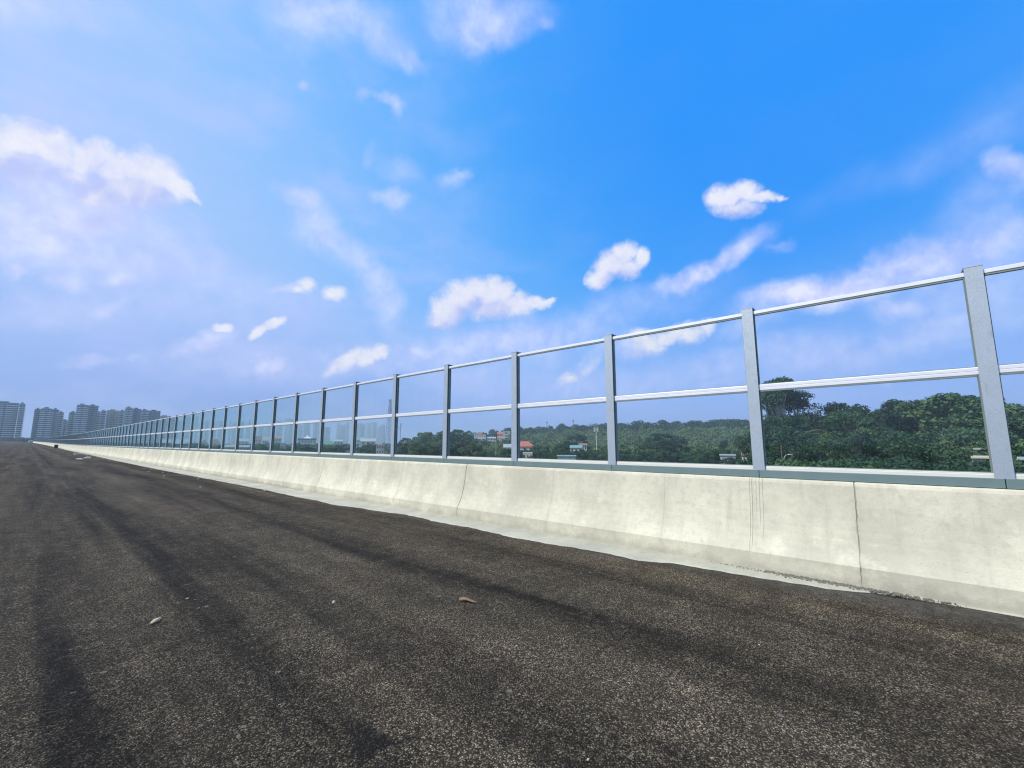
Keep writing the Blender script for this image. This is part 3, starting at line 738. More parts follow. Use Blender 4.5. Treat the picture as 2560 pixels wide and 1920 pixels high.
def trunk_mesh(H, ends, r0, mat, seed, fork=.35):
    rs = random.Random(seed); m = MB(); segs = 5; pts = [Vector((0, 0, -.3))]
    for k in range(1, segs+1):
        pts.append(Vector((rs.uniform(-.03, .03)*H*k/segs, rs.uniform(-.03, .03)*H*k/segs, H*.78*k/segs)))
    for k in range(segs): m.tube(pts[k], pts[k+1], r0*(1-.16*k), r0*(1-.16*(k+1)), 8)
    for e in ends:
        e = Vector(e); s_ = pts[max(1, min(segs, int((fork+rs.uniform(0, .45))*segs+.5)))]
        mid = (s_+e)/2+Vector((0, 0, -.04*H)); m.tube(s_, mid, r0*.42, r0*.28, 6); m.tube(mid, e, r0*.28, r0*.08, 6)
    return m.mesh('trunk', mat)
def make_variant(kind, mat, seed, H=10., n=26, spread=.42, size=.42, q=110, flat=.7, base=.32, rc=(.11, .19), bark='bark', r0=.2, round_=1.):
    rs = random.Random(seed); cs = []; ra = []
    for k in range(n):
        t_ = rs.random()**.8; zc = H*(base+(1-base)*t_*.93)
        env = math.sin(math.pi*min(1, .12+.80*(t_**round_)))**.6*spread*H
        a = rs.uniform(0, 2*math.pi); d = env*math.sqrt(rs.random())
        cs.append((d*math.cos(a), d*math.sin(a), zc)); ra.append(H*rs.uniform(*rc)*(1.-.35*t_))
    tot = sum(r_*r_ for r_ in ra); per = [max(12, int(n*q*r_*r_/tot)) for r_ in ra]
    crown = leaf_mesh('crown', mat, cs, ra, per, size, flat, seed)
    trunk = trunk_mesh(H, cs[::3], r0, bark, seed)
    return kind, trunk, crown, H
def make_pine(kind, mat, seed, H=26.):
    rs = random.Random(seed); cs = []; ra = []
    for k in range(32):
        zc = H*rs.choice([.46, .54, .60, .66, .74, .80, .86, .92, .97])+rs.uniform(-.4, .4); lim = H*(.17 if zc < H*.9 else .08)
        a = rs.uniform(0, 6.28); d = lim*math.sqrt(rs.random()); cs.append((d*math.cos(a), d*math.sin(a), zc)); ra.append(rs.uniform(1.5, 2.7))
    crown = leaf_mesh('crown', mat, cs, ra, [260]*len(cs), .40, .75, seed, up=.6)
    return kind, trunk_mesh(H, cs, .42, 'bark_pale', seed, .6), crown, H
def make_palm(kind, seed, H=9.):
    rs = random.Random(seed); m = MB()
    for k in range(26):
        a = rs.uniform(0, 6.28); el = rs.uniform(-.3, 1.2); L = rs.uniform(2.0, 2.8); prev = Vector((0, 0, H)); d = Vector((math.cos(a)*math.cos(el), math.sin(a)*math.cos(el), math.sin(el)))
        side = Vector((-math.sin(a), math.cos(a), 0))
        for s_ in range(7):
            nx = prev+d*L/7; d = (d+Vector((0, 0, -.24))).normalized(); wd = .34*math.sin(math.pi*(s_+.8)/7.8)
            for sg in (-1, 1):
                m.add([prev, nx, nx+side*sg*wd-Vector((0, 0, wd*.5)), prev+side*sg*wd*.9-Vector((0, 0, wd*.4))], [(0, 1, 2, 3)])
            prev = nx
    crown = m.mesh('crown', 'leaf_palm')
    t_ = MB(); p0 = Vector((0, 0, -.3))
    for k in range(6):
        p1 = Vector((.12*math.sin(k*.8), .1*k*.2, H*(k+1)/6)); t_.tube(p0, p1, .17-.012*k, .16-.012*k, 8); p0 = p1
    return kind, t_.mesh('trunk', 'bark'), crown, H
VAR = {
 'broad_dark': [make_variant('broadleaf_tree', 'leaf_dark', s, q=270, size=.27) for s in (1, 2, 3, 4)],
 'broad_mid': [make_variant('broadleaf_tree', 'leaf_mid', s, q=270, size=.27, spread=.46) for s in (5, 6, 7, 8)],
 'broad_light': [make_variant('broadleaf_tree', 'leaf_light', s, q=240, size=.28, spread=.44) for s in (9, 10)],
 'big': [make_variant('broadleaf_tree', 'leaf_dark', s, H=20, n=66, q=300, size=.38, spread=.34, rc=(.07, .13), base=.22, flat=.85, r0=.38, bark='bark_pale') for s in (11, 12, 13, 14)],
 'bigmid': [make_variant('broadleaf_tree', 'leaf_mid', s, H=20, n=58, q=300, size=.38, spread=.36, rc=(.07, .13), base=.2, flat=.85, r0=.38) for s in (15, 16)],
 'pine': [make_pine('pine_tree', 'leaf_dark', s) for s in (17, 18)],
 'palm': [make_palm('palm_tree', s) for s in (19, 20)],
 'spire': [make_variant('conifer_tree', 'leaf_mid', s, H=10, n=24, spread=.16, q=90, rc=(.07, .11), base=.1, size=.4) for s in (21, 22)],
}
used = {}
def tree(var, px, ytop, D, label, group=None, wscale=1., rnd=None):
    k_ = used.get(var, 0); used[var] = k_+1
    kind, tm, cm, H = VAR[var][k_ % len(VAR[var])]
    p = at(px, ytop, D); gz = ground_z(p.x, p.y); s = max(.25, (p.z-gz)/H*.985)
    o = empty(kind, (p.x, p.y, gz), random.uniform(0, 6.28)); o.scale = (s*wscale, s*wscale, s)
    link('crown', cm, o); link('trunk', tm, o)
    return tag(o, label, 'tree', group)

# right: near trees behind the last two bays (px, top y, D, variant, width)
tree('pine', 1945, 950, 118, 'tall loose pine with bare pale trunk and gappy crown beside the second nearest post', None, 1.0)
tree('pine', 1992, 985, 122, 'slightly lower pine just right of the tallest one, level layered crown', None, .95)
tree('pine', 1922, 968, 124, 'pine crown partly hidden behind the second nearest post', None, .9)
tree('big', 1958, 1042, 112, 'dark rounded tree filling the space under the tall pines', None, 1.2)
near = [(2030, 1040, 128, 'bigmid', 1.15), (2089, 1002, 126, 'big', 1.1), (2125, 1022, 120, 'big', 1.1), (2165, 1020, 124, 'bigmid', 1.1), (2207, 1022, 130, 'big', 1.15), (2250, 1012, 122, 'bigmid', 1.1),
        (2290, 992, 112, 'big', 1.25), (2352, 980, 108, 'bigmid', 1.3), (2392, 982, 112, 'big', 1.2), (2425, 1003, 106, 'big', 1.1), (2452, 985, 118, 'big', 1.0), (2545, 1003, 105, 'bigmid', 1.2), (2500, 1015, 110, 'big', 1.2), (2610, 990, 104, 'big', 1.2), (2690, 985, 100, 'bigmid', 1.2)]
labs = ['bushy tree filling the gap right of the two pines', 'narrow crowned tree with the highest tip between the pines and the big dome', 'dark tree second right of the pines gap filler, its top rounded', 'mid green tree with broken top left of the dip in the skyline', 'dark tree standing at the dip in the treeline', 'mid green tree on the left shoulder of the big dome',
        'dark tree forming the left side of the big domed mass', 'highest broad crown of the big domed mass', 'dark crown just right of the highest one in the domed mass', 'dark tree on the falling right side of the domed mass', 'slim tree peeking behind the left edge of the nearest post', 'broad tree at the right frame edge beyond the nearest post', 'dark tree hidden mostly behind the nearest post', 'dark tree cut by the right frame edge', 'mid green tree just outside the right frame edge']
for (px, yt, D, vr, ws), lb in zip(near, labs): tree(vr, px, yt, D, lb, 'tall trees close behind the nearest glass bays', ws)
rs = random.Random(3)
G2 = 'understorey trees below the tall trees at right'
for k in range(34):
    px = 1905+k*20+rs.uniform(-8, 8); tree(rs.choice(['broad_dark', 'broad_mid', 'broad_dark']), px, rs.uniform(1062, 1120), rs.uniform(84, 108), 'lower dark bushy tree in the belt under the tall trees at right', G2, rs.uniform(.75, .95))
G5 = 'front row of bushes closest behind the glass at right'
for k in range(30):
    px = 1900+k*24+rs.uniform(-8, 8); tree(rs.choice(['broad_dark', 'broad_dark', 'broad_dark', 'broad_mid']), px, rs.uniform(1138, 1166), rs.uniform(56, 74), 'bushy treetop in the front row at right', G5, rs.uniform(.8, 1.1))
# middle bays: belt just behind the wall, x 1100-1880
G3 = 'dark trees in the near belt seen low in the middle glass bays'
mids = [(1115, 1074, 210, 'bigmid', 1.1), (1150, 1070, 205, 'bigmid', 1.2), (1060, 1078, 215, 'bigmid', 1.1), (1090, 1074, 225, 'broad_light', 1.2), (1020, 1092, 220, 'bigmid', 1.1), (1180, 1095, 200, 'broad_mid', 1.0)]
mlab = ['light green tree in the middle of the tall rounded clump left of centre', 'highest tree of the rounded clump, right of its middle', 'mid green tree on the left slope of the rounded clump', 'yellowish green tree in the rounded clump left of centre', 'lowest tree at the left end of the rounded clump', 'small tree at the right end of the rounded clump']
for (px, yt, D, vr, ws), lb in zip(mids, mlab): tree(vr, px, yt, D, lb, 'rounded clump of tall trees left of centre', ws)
for k in range(72):
    px = 1010+k*12.4+rs.uniform(-5, 5); yt = rs.uniform(1118, 1138)
    if 1285 < px < 1345 or 1405 < px < 1475: yt += 14
    if px > 1800: yt += 6
    tree(rs.choice(['broad_dark', 'broad_dark', 'broad_mid']), px, yt, rs.uniform(195, 235), 'dark rounded tree in the near belt behind the middle glass bays', G3, rs.uniform(.9, 1.3))
for px, yt, D, vr, ws, lb in ((1806, 1141, 150, 'broad_dark', 1.3, 'low dark treetop in front of the long pale sheet roof'), (1838, 1146, 152, 'broad_dark', 1.2, 'low dark treetop just left of the orange tiled roof'), (1440, 1084, 270, 'broad_dark', 1.0, 'tall pointed dark tree above the teal roofed house'), (1400, 1108, 240, 'big', 1.2, 'large dark tree left of the teal roofed house'), (1352, 1112, 240, 'broad_dark', 1.3, 'large dark tree right of the red hipped roof'),
                             (1650, 1082, 250, 'big', 1.5, 'broad dark tree with a high rounded crown in the third nearest bay'), (1690, 1086, 255, 'big', 1.2, 'dark tree right beside the broad one in the third nearest bay'), (1625, 1100, 250, 'broad_dark', 1.2, 'dark tree on the left flank of the broad one in the third bay'),
                             (1850, 1095, 210, 'pine', 1.0, 'layered dark pine above the orange roof, left of the second nearest post'), (1810, 1102, 215, 'pine', 1.0, 'layered dark pine farther left above the orange roof'), (1500, 1120, 230, 'palm', 1.3, 'palm tree right of the teal roofed house'), (1525, 1124, 228, 'palm', 1.2, 'palm tree left of the third nearest post'),
                             (1557, 1116, 235, 'palm', 1.3, 'palm tree just right of the third nearest post'), (1600, 1122, 225, 'palm', 1.2, 'palm tree left under the broad dark crown'), (1745, 1128, 225, 'palm', 1.3, 'palm tree left of the orange roof'), (2005, 1090, 108, 'palm', 1.2, 'palm tree beside the pink roof under the pines')):
    tree(vr, px, yt, D, lb, None, ws)
# left middle: low trees between the houses
G4 = 'scattered trees among the houses left of centre'
for k in range(86):
    D = rs.choice([260, 300, 360, 440, 540, 660, 800]); px = rs.uniform(430, 1010) if k % 2 else rs.uniform(640, 1010); hz_ = rs.uniform(5, 11)
    c_ = at(px, 1108, D); zt = ground_z(c_.x, c_.y)+hz_
    py = 1108.-(zt-EYE)/D*1170
    tree(rs.choice(['broad_dark', 'broad_mid', 'broad_mid', 'spire']), px, py, D, 'small dark green tree among the scattered houses left of centre', G4, rs.uniform(.9, 1.4))
# trees at the foot of the towers at the far left end of the road
for k, (px, yt) in enumerate(((-30, 1093), (-8, 1095), (6, 1092), (18, 1096), (30, 1093), (41, 1097), (50, 1093), (64, 1094), (74, 1096))):
    tree('broad_dark', px, yt, 925, ['dark tree under the leftmost tower, cut by the frame', 'dark tree at the frame edge under the leftmost tower', 'taller tree under the middle of the leftmost tower', 'low tree under the leftmost tower', 'dark tree under the right half of the leftmost tower', 'low tree at the right foot of the leftmost tower', 'small tree standing in the sky gap beside the leftmost tower', 'dark tree left of the parked van in the sky gap', 'low tree directly behind the parked van'][k], 'trees at the far end of the road', 1.6)

G6 = 'treetops rising in front of the houses'
for px, yt, D in ((1283, 1127, 205), (1296, 1134, 200), (1312, 1124, 215), (1332, 1122, 212), (1345, 1128, 205), (1418, 1124, 200), (1434, 1128, 205), (1450, 1126, 210), (1466, 1122, 215), (1480, 1128, 212), (1188, 1096, 420), (1202, 1098, 410), (1216, 1097, 420), (1232, 1102, 380), (1248, 1098, 400), (1262, 1097, 405), (1276, 1100, 400),
                  (742, 1107, 380), (756, 1110, 370), (772, 1109, 375), (788, 1108, 385), (812, 1113, 270), (828, 1115, 265), (844, 1110, 380), (858, 1109, 385), (900, 1109, 360), (914, 1111, 350), (928, 1108, 360), (942, 1112, 350), (686, 1105, 400), (700, 1106, 390), (658, 1108, 400), (670, 1107, 410), (640, 1107, 420), (602, 1110, 420), (616, 1109, 410), (530, 1113, 340), (548, 1112, 350), (508, 1114, 330)):
    tree(rs.choice(['broad_dark', 'broad_mid', 'broad_dark']), px, yt, D, 'treetop before houses', G6, 1.15)
# labels of repeats: say in which glass bay, and where in it
POSTX = [2440, 1880, 1518, 1272, 1104, 974, 874, 795, 732, 677, 635, 595, 560, 530, 502, 478, 456, 437, 419, 402]
ORD = ['first', 'second', 'third', 'fourth', 'fifth', 'sixth', 'seventh', 'eighth', 'ninth', 'tenth', 'eleventh', 'twelfth', 'thirteenth', 'fourteenth', 'fifteenth', 'sixteenth', 'seventeenth', 'eighteenth', 'nineteenth', 'twentieth']+['twenty-'+q for q in ('first', 'second', 'third', 'fourth', 'fifth', 'sixth', 'seventh', 'eighth', 'ninth')]+['thirtieth']+['thirty-'+q for q in ('first', 'second', 'third', 'fourth', 'fifth', 'sixth', 'seventh', 'eighth', 'ninth')]
from bpy_extras.object_utils import world_to_camera_view
def relabel(group, word):
    bpy.context.view_layer.update(); bays = {}
    for o in COL.objects:
        if o.get('group') == group and not o.parent:
            px = world_to_camera_view(S, cam, Vector((o.location.x, o.location.y, 0))).x*2560
            b = sum(1 for p in POSTX if px < p); bays.setdefault(b, []).append((px, o))
    for b, L in bays.items():
        L.sort(key=lambda q: q[0])
        for i, (px, o) in enumerate(L):
            o['label'] = '%s, %s from left in the %s glass bay from the right' % (word, ORD[i], ORD[min(b, 19)])
relabel(G6, 'treetop before houses'); relabel(G2, 'lower dark bushy tree'); relabel(G5, 'front row treetop'); relabel(G3, 'rounded dark belt tree'); relabel(G4, 'small tree among houses')

# far wood on the hill and in the plain: one mass each
def wood(name, n, azr, Dr, h, seed, label, mat, cond=None, q=26, size=1.9):
    r = np.random.default_rng(seed); cs = []; ra = []
    for k in range(n):
        az = r.uniform(*azr); D = math.sqrt(r.uniform(Dr[0]**2, Dr[1]**2)); p = azpt(az, D)
        if cond and not cond(az, D): continue
        hh = h[0]+(h[1]-h[0])*r.random()**1.8; gz = ground_z(p.x, p.y)
        cs.append((p.x, p.y, gz+hh*.62)); ra.append(hh*.45)
        if r.random() < .6: cs.append((p.x+r.uniform(-3, 3), p.y+r.uniform(-3, 3), gz+hh*.85)); ra.append(hh*.28)
    me = leaf_mesh(name, mat, cs, ra, [q]*len(cs), size, .8, seed, up=.5, shell=.7)
    return tag(link(name, me), label, 'wood', kind='stuff')
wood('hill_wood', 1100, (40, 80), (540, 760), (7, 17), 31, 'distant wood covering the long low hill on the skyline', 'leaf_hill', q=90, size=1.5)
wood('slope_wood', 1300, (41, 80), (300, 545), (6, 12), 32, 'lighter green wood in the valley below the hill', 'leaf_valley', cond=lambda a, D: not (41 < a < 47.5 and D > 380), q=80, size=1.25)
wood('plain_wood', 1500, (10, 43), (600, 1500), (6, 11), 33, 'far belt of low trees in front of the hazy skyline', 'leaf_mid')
wood('bridge_wood', 700, (-12, 14), (905, 960), (9, 13), 34, 'far belt of trees at the feet of the left towers', 'leaf_dark')

# ---------------------------------------------------------------- houses
def frame(pxl, pxr, D):
    a = at(pxl, 1108, D); b = at(pxr, 1108, D); c = (a+b)/2; wd = (b-a).length
    return c, wd, math.atan2((b-a).y, (b-a).x)
def house(pxl, pxr, yeave, yridge, D, wall, roof, label, kind='hip', rot=.0, depth=None, name='house', group=None, win=3):
    if pxl > 1160 and D >= 400: D = min(D, hit((pxl+pxr)/2, yeave+7))
    c, wd, ang = frame(pxl, pxr, D); gz = ground_z(c.x, c.y)
    ze = at((pxl+pxr)/2, yeave, D).z-gz; zr_ = at((pxl+pxr)/2, yridge, D).z-gz; dp = depth or max(5., wd*.7)
    o = empty(name, (c.x, c.y, gz), ang+rot); hw = wd/2
    m = MB(); m.box(-hw*.92, hw*.92, 0, dp, -.5, ze); m.build('wall', wall, o)
    m = MB(); ov = .5
    if kind == 'flat':
        m.box(-hw*.94, hw*.94, -.15, dp+.15, ze+.002, max(ze+.5, zr_)); 
    else:
        ix = min(hw, dp/2)*.9 if kind == 'hip' else 0
        vs = [(-hw, -ov, ze), (hw, -ov, ze), (hw, dp+ov, ze), (-hw, dp+ov, ze), (-hw+ix, dp/2, zr_), (hw-ix, dp/2, zr_)]
        vs2 = [(x, y, z+.18) for x, y, z in vs[:4]]
        m.add([(x, y, z+.003) for x, y, z in vs[:4]]+vs2+vs[4:], [(0, 3, 2, 1), (0, 1, 5, 4), (1, 2, 6, 5), (2, 3, 7, 6), (3, 0, 4, 7), (4, 5, 9, 8), (5, 6, 9), (6, 7, 8, 9), (7, 4, 8)])
    m.build('roof', roof, o)
    fl = max(1, int(ze//3.2)) if win else 0
    for f_ in range(fl):
        for k in range(win):
            x = -hw*.9+(k+.5)*hw*1.8/win; z1 = ze-.7-3.1*f_
            if z1 < 1.5: continue
            m = MB(); m.box(x-hw*.9/win*.42, x+hw*.9/win*.42, -.04, .05, z1-1.2, z1); m.build('window', 'window_dark', o)
    m = MB(); m.box(-.5, .5, -.06, .05, 0, 2.1); m.build('door', 'roof_brown', o)
    return tag(o, label, 'house' if name == 'house' else name.replace('_', ' '), group)
house(1287, 1337, 1117, 1103, 250, 'wall_white', 'roof_red', 'white house with a bright red hipped roof, left of the fourth nearest post', 'hip')
house(1258, 1286, 1119, 1110, 262, 'wall_cream', 'roof_grey', 'low cream house with pale roof just left of the red roofed one', 'gable')
house(1306, 1332, 1134, 1131, 205, 'wall_white', 'wall_cream', 'small white block in front of the red roofed house', 'flat')
house(1424, 1456, 1120, 1113, 235, 'wall_white', 'roof_teal', 'white house with a pale teal sheet roof', 'gable')
house(1446, 1468, 1114, 1108, 245, 'wall_grey', 'roof_brown', 'grey house with weathered brown roof behind the teal roofed one', 'gable')
house(1392, 1440, 1141, 1138, 190, 'wall_grey', 'roof_teal', 'long low pale green shed roof below the teal roofed house', 'gable', depth=4, win=0)
house(1243, 1258, 1086, 1080, 480, 'wall_pink', 'roof_red', 'tall narrow pinkish house on the rise left of the fourth nearest post', 'gable')
house(1256, 1276, 1080, 1078, 495, 'wall_grey', 'roof_grey', 'plain grey block joined to the tall pinkish house', 'flat', win=1)
house(1184, 1216, 1089, 1086, 520, 'wall_white', 'roof_grey', 'wide white building on the rise above the belt of trees', 'flat', win=5)
house(1196, 1206, 1086, 1080, 600, 'wall_white', 'roof_red', 'small white house with red gable above the wide white building', 'gable')
house(1218, 1240, 1096, 1092, 420, 'wall_white', 'roof_grey', 'low white house left below the tall pinkish house', 'gable')
house(1296, 1330, 1085, 1081, 640, 'wall_white', 'roof_blue', 'long white shed with blue roof on the hillside', 'gable', depth=10, win=6)
house(1328, 1352, 1086, 1082, 650, 'wall_grey', 'roof_grey', 'pale grey shed right beside the blue roofed shed', 'gable', depth=10, win=4)
house(1768, 1782, 1076, 1072, 640, 'wall_cream', 'roof_brown', 'brown roofed house on the wooded hill, left of two', 'hip')
house(1796, 1812, 1075, 1071, 660, 'wall_cream', 'roof_red', 'red roofed house on the wooded hill, right of two', 'hip')
house(1846, 1882, 1123, 1119, 215, 'wall_cream', 'roof_teal', 'teal roofed house above the orange roof left of the second nearest post', 'gable')
house(1851, 1884, 1139, 1130, 175, 'wall_cream', 'roof_orange', 'house with an orange tiled roof left of the second nearest post', 'gable')
house(1796, 1838, 1139, 1136, 180, 'wall_grey', 'roof_grey', 'long pale sheet roof left of the orange tiled roof', 'gable', win=0)
house(1968, 2012, 1103, 1093, 104, 'wall_cream', 'roof_orange', 'house with pale pinkish roof half hidden under the pines', 'hip')
house(2430, 2460, 1124, 1117, 88, 'wall_white', 'roof_grey', 'small white roofed house among the trees left of the nearest post', 'hip', win=0)
house(2422, 2475, 1146, 1140, 80, 'wall_cream', 'pale_soil', 'low cream roof below the white one left of the nearest post', 'gable', depth=5, win=0)
house(2536, 2575, 1150, 1143, 80, 'wall_cream', 'roof_grey', 'low pale roof at the right frame edge beyond the nearest post', 'gable', depth=5, win=0)
# left of centre
house(742, 792, 1101, 1096, 420, 'wall_white', 'roof_brown', 'long white house with arched front below the pointed white canopy', 'flat', win=6)
house(815, 833, 1112, 1103, 300, 'wall_grey', 'roof_green', 'small building with a bright green roof', 'gable')
house(834, 858, 1104, 1099, 420, 'wall_white', 'roof_grey', 'low white house right of the green roof', 'gable')
house(900, 940, 1104, 1096, 400, 'wall_cream', 'roof_grey', 'wide cream shed with pale roof left of the lattice mast', 'gable')
house(890, 915, 1101, 1092, 520, 'wall_white', 'roof_teal', 'white house with peaked pale roof behind the cream shed', 'gable')
house(683, 703, 1097, 1091, 480, 'wall_white', 'roof_orange', 'white house with an orange roof at the seventh nearest post', 'gable')
house(655, 672, 1102, 1092, 480, 'wall_white', 'roof_grey', 'tall white house left of the orange roofed one', 'gable')
house(628, 654, 1101, 1090, 560, 'wall_cream', 'roof_brown', 'cream house with a steep brown roof', 'gable')
house(592, 622, 1104, 1096, 500, 'wall_white', 'roof_grey', 'white house with a wide grey gable', 'gable')
house(598, 626, 1119, 1113, 270, 'wall_white', 'roof_grey', 'low white roofed shed close behind the wall', 'gable')
house(560, 588, 1119, 1112, 270, 'wall_cream', 'roof_grey', 'low shed with pale roof close behind the wall, left of the white one', 'gable')
house(522, 552, 1110, 1098, 380, 'wall_pink', 'roof_brown', 'large house with a reddish brown roof', 'hip')
house(498, 522, 1112, 1099, 360, 'wall_grey', 'roof_brown', 'second reddish brown roof just left of the large one', 'hip')
house(430, 472, 1110, 1098, 420, 'wall_grey', 'roof_grey', 'wide grey hall with a pitched roof', 'gable')
house(400, 428, 1108, 1098, 430, 'wall_grey', 'roof_grey', 'smaller grey hall left of the wide one', 'gable')
house(575, 590, 1112, 1106, 400, 'wall_white', 'roof_orange', 'small white house with orange roof between the sheds', 'hip')
house(700, 716, 1113, 1107, 340, 'wall_white', 'roof_grey', 'small white house low behind the seventh nearest post', 'flat')
house(940, 962, 1114, 1109, 330, 'wall_cream', 'roof_brown', 'small brown roofed house under the lattice mast', 'hip')
# pointed white canopy
c, wd, ang = frame(757, 778, 440); gz = ground_z(c.x, c.y); o = empty('canopy', (c.x, c.y, gz), ang)
zt = at(766, 1086, 440).z-gz; zb = at(766, 1096, 440).z-gz; hw = wd/2
m = MB(); m.add([(-hw, -hw, zb), (hw, -hw, zb), (hw, hw, zb), (-hw, hw, zb), (-hw*.3, -hw*.3, zb+(zt-zb)*.45), (hw*.3, -hw*.3, zb+(zt-zb)*.45), (hw*.3, hw*.3, zb+(zt-zb)*.45), (-hw*.3, hw*.3, zb+(zt-zb)*.45), (0, 0, zt)],
      [(0, 3, 2, 1), (0, 1, 5, 4), (1, 2, 6, 5), (2, 3, 7, 6), (3, 0, 4, 7), (4, 5, 8), (5, 6, 8), (6, 7, 8), (7, 4, 8)]); m.build('canopy_top', 'white_paint', o)
for sx_ in (-1, 1):
    for sy_ in (-1, 1): m = MB(); m.tube((sx_*hw*.95, sy_*hw*.95, 0), (sx_*hw*.95, sy_*hw*.95, zb), .12, .12); m.build('leg', 'steel_grey', o)
tag(o, 'pointed white tent canopy above the long white house', 'canopy')

# ---------------------------------------------------------------- masts and poles
def lattice(px, ytop, D, w0, w1, label):
    c = at(px, 1108, D); gz = ground_z(c.x, c.y); H = at(px, ytop, D).z-gz; o = empty('lattice_mast', (c.x, c.y, gz), .4)
    m = MB(); n = 16
    def cor(t, k): a = w0+(w1-w0)*t; s_ = ((-1, -1), (1, -1), (1, 1), (-1, 1))[k]; return Vector((s_[0]*a/2, s_[1]*a/2, H*t))
    for k in range(4):
        for j in range(n): m.tube(cor(j/n, k), cor((j+1)/n, k), .13, .13, 5)
        for j in range(n):
            m.tube(cor(j/n, k), cor((j+1)/n, (k+1) % 4), .07, .07, 4); m.tube(cor(j/n, (k+1) % 4), cor((j+1)/n, k), .07, .07, 4); m.tube(cor((j+1)/n, k), cor((j+1)/n, (k+1) % 4), .06, .06, 4)
    m.build('mast_frame', 'steel_dark', o)
    for t_, a_ in ((.80, 0), (.80, 2.1), (.80, 4.2), (.74, 1), (.74, 3.1), (.74, 5.2), (.97, 0), (.97, 2.1), (.97, 4.2)):
        q = Vector((math.cos(a_), math.sin(a_), 0))*(w1/2+.9); m = MB(); m.box(q.x-.22, q.x+.22, q.y-.15, q.y+.15, H*t_-1.3, H*t_+1.3); m.tube((q.x*.4, q.y*.4, H*t_), (q.x, q.y, H*t_), .06, .06, 5); m.build('antenna', 'steel_grey', o)
    tag(o, label, 'mast')
lattice(972, 998, 420, 6.5, 1.1, 'tall lattice telecom mast with clustered antennas, left of the fifth nearest post')
def pole(px, ytop, D, r, label, mat='steel_dark', arms=(), name='mast_pole'):
    c = at(px, 1108, D); gz = ground_z(c.x, c.y); H = at(px, ytop, D).z-gz; o = empty(name, (c.x, c.y, gz), -YAW)
    m = MB(); m.tube((0, 0, -.5), (0, 0, H), r, r*.5, 8); m.build('pole', mat, o)
    for (z_, x_, l_) in arms:
        m = MB(); m.tube((x_, 0, H*z_-l_), (x_, 0, H*z_+l_), r*.8, r*.8, 6); m.tube((0, 0, H*z_), (x_, 0, H*z_), r*.4, r*.4, 5); m.build('antenna', mat, o)
    tag(o, label, 'pole')
pole(1368, 1052, 640, .5, 'thin mast rising from the hill skyline, left of two', arms=((.9, .8, 1.), (.9, -.8, 1.)))
pole(1434, 1049, 640, .55, 'thin mast rising from the hill skyline, right of two', arms=((.92, .9, 1.), (.92, -.9, 1.)))
pole(1000, 1058, 600, .5, 'thin mast right of the fifth nearest post', arms=((.93, .6, 2), (.8, -.7, 2)))
pole(1491, 1066, 240, .22, 'pale three pronged antenna pole in front of the valley', 'white_paint', arms=((.92, -1., 1.3), (.92, 1.0, 1.3)))
pole(1240, 1100, 260, .12, 'thin pale pole left of the fourth nearest post', 'white_paint')
pole(1952, 1112, 78, .11, 'bare wooden pole low in the second nearest bay', 'bark')
def street_lamp(px, ytop, D, label):
    c = at(px, 1108, D); gz = ground_z(c.x, c.y); H = at(px, ytop, D).z-gz; o = empty('street_lamp', (c.x, c.y, gz), -YAW+.3)
    m = MB(); m.tube((0, 0, -.3), (0, 0, H-.4), .09, .06); m.tube((0, 0, H-.4), (.35, 0, H), .05, .045); m.tube((.35, 0, H), (1.0, 0, H+.1), .045, .04); m.build('pole', 'steel_grey', o)
    m = MB(); m.box(.9, 1.5, -.14, .14, H+.04, H+.16); m.build('lamp_head', 'white_paint', o); tag(o, label, 'street lamp')
street_lamp(1957, 1138, 74, 'grey street lamp low in the second nearest glass bay')

# ---------------------------------------------------------------- towers
def tower(pxl, pxr, ytop, D, mat, label, group=None, balc=True, steps=(), depth=None, rot=0., floor=3.1, parts=True, wide=True):
    c, wd, ang = frame(pxl, pxr, D); gz = -11; H = at((pxl+pxr)/2, ytop, D).z-gz; dp = depth or min(24, max(14, wd*.8)); hw = wd/2
    o = empty('tower_block', (c.x, c.y, gz), ang+rot)
    m = MB(); m.box(-hw, hw, 0, dp, 0, H); 
    if parts: m.box(-hw*.07, hw*.07, -1.8, -.002, 0, H-1.5)
    m.build('wall', mat, o)
    m = MB(); m.box(-hw*.5, hw*.3, dp*.3, dp*.7, H+.002, H+3.2); m.box(-hw, hw, 0, .3, H+.002, H+1.0); m.build('roof_room', mat, o)
    if balc:
        nf = int(H//floor)
        mm = MB()
        mm.box(-hw-(1.2 if wide else -.4), hw*.0+hw+(1.2 if wide else -.4), -1.5, -.003, 0, 1.15)
        me = mm.mesh('balcony', 'balcony_white')
        for k in range(3, nf):
            link('balcony', me, o, (0, 0, k*floor))
    return tag(o, label, 'tower block', group)
GL = 'grey blue apartment towers at the left end of the fence'
tower(-40, 33, 1007, 990, 'tower_blue', 'leftmost apartment tower, dark glazed and cut by the left frame edge', GL, rot=.1)
tower(34, 49, 1010, 983, 'tower_grey', 'slim pale banded wing on the right side of the leftmost tower', GL)
tower(74, 92, 1024, 977, 'tower_blue', 'dark narrow side wing left of the balcony tower beyond the sky gap', GL, balc=False)
tower(91, 119, 1022, 970, 'tower_grey', 'balcony tower with a dark central stripe right of the sky gap', GL)
tower(118, 137, 1025, 983, 'tower_blue', 'dark flat topped wing right of the balcony tower beyond the gap', GL)
tower(136, 149, 1032, 987, 'tower_blue', 'lowest stepped wing right of the dark flat topped one', GL)
tower(143, 168, 1053, 1056, 'tower_blue', 'low block filling the notch between the two big tower clusters', GL)
tower(163, 182, 1032, 997, 'tower_grey', 'shoulder wing left of the tallest balcony tower', GL)
tower(180, 208, 1013, 970, 'tower_grey', 'tallest tower of the left skyline with white balcony bands', GL)
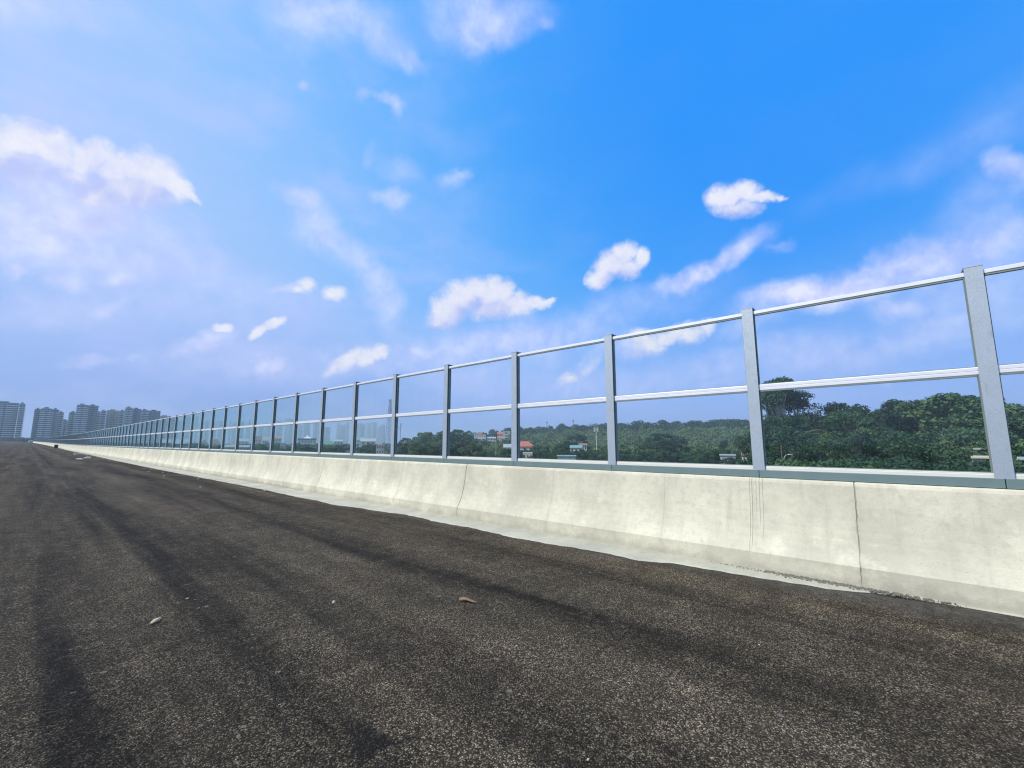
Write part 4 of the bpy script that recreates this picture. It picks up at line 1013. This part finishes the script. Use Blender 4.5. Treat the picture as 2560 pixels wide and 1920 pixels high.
tower(207, 235, 1015, 977, 'tower_blue', 'dark rounded right half of the tallest left tower', GL, balc=False)
tower(233, 243, 1032, 1016, 'tower_grey', 'slim banded wing right of the tallest left tower', GL)
tower(242, 256, 1028, 1010, 'tower_grey', 'pale slab with a bright edge left of the beige tower', GL)
tower(257, 289, 1027, 1030, 'tower_beige', 'beige brown tower with vertical ribs', GL, balc=False)
tower(289, 304, 1028, 1030, 'tower_grey', 'pale slab right of the beige ribbed tower', GL)
tower(303, 321, 1020, 990, 'tower_grey', 'balcony half of the tower right of the beige one, topped by a low dome', GL)
tower(320, 343, 1023, 1000, 'tower_blue', 'dark plain half of the tower right of the beige one', GL, balc=False)
tower(343, 362, 1026, 1030, 'tower_grey', 'balcony tower just above the fence top, left half', GL)
tower(361, 393, 1028, 1030, 'tower_blue', 'wide dark tower just above the fence top, rightmost tall one', GL, balc=False)
tower(390, 420, 1041, 1155, 'tower_beige', 'low beige block where the fence top meets the skyline', GL)
tower(418, 440, 1046, 1188, 'tower_grey', 'faint grey block seen through the far glass right of the low beige one', GL)
DIST = [(441, 452, 1050), (459, 471, 1040), (472, 481, 1056), (483, 491, 1040), (495, 506, 1056), (508, 519, 1052), (527, 538, 1054), (541, 553, 1053), (554, 562, 1060), (569, 574, 1053), (576, 589, 1055), (596, 607, 1054), (612, 617, 1056), (618, 623, 1049), (626, 640, 1056),
        (643, 657, 1061), (659, 679, 1058), (688, 704, 1053), (709, 721, 1047), (720, 731, 1049), (743, 756, 1064), (758, 773, 1060), (781, 796, 1058), (807, 824, 1068), (840, 848, 1057), (848, 863, 1063), (862, 871, 1056), (889, 911, 1059), (913, 927, 1057), (928, 940, 1056), (940, 951, 1064), (951, 962, 1062)]
nD = len(DIST)
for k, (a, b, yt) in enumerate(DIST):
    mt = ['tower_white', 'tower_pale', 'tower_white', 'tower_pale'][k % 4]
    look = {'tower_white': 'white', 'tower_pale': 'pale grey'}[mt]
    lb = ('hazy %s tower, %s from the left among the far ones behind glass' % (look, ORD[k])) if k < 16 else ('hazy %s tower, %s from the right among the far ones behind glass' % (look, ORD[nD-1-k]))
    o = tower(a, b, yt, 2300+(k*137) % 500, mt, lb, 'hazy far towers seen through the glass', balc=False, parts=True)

# ---------------------------------------------------------------- haze
m = MB(); m.box(-5200, 5200, -5200, 5200, -14, 150)
hm = bpy.data.materials.new('haze'); hm.use_nodes = True; hm.node_tree.nodes.clear(); t = NT(hm.node_tree)
v_ = t.n('ShaderNodeVolumePrincipled'); v_.inputs['Color'].default_value = (.72, .90, 1, 1); v_.inputs['Density'].default_value = .00028; v_.inputs['Anisotropy'].default_value = .2
oo = t.n('ShaderNodeOutputMaterial'); t.L.new(v_.outputs[0], oo.inputs['Volume']); MATS['haze'] = hm
hz_o = m.build('haze', 'haze'); tag(hz_o, 'pale bluish haze over the plain', 'haze', kind='stuff')
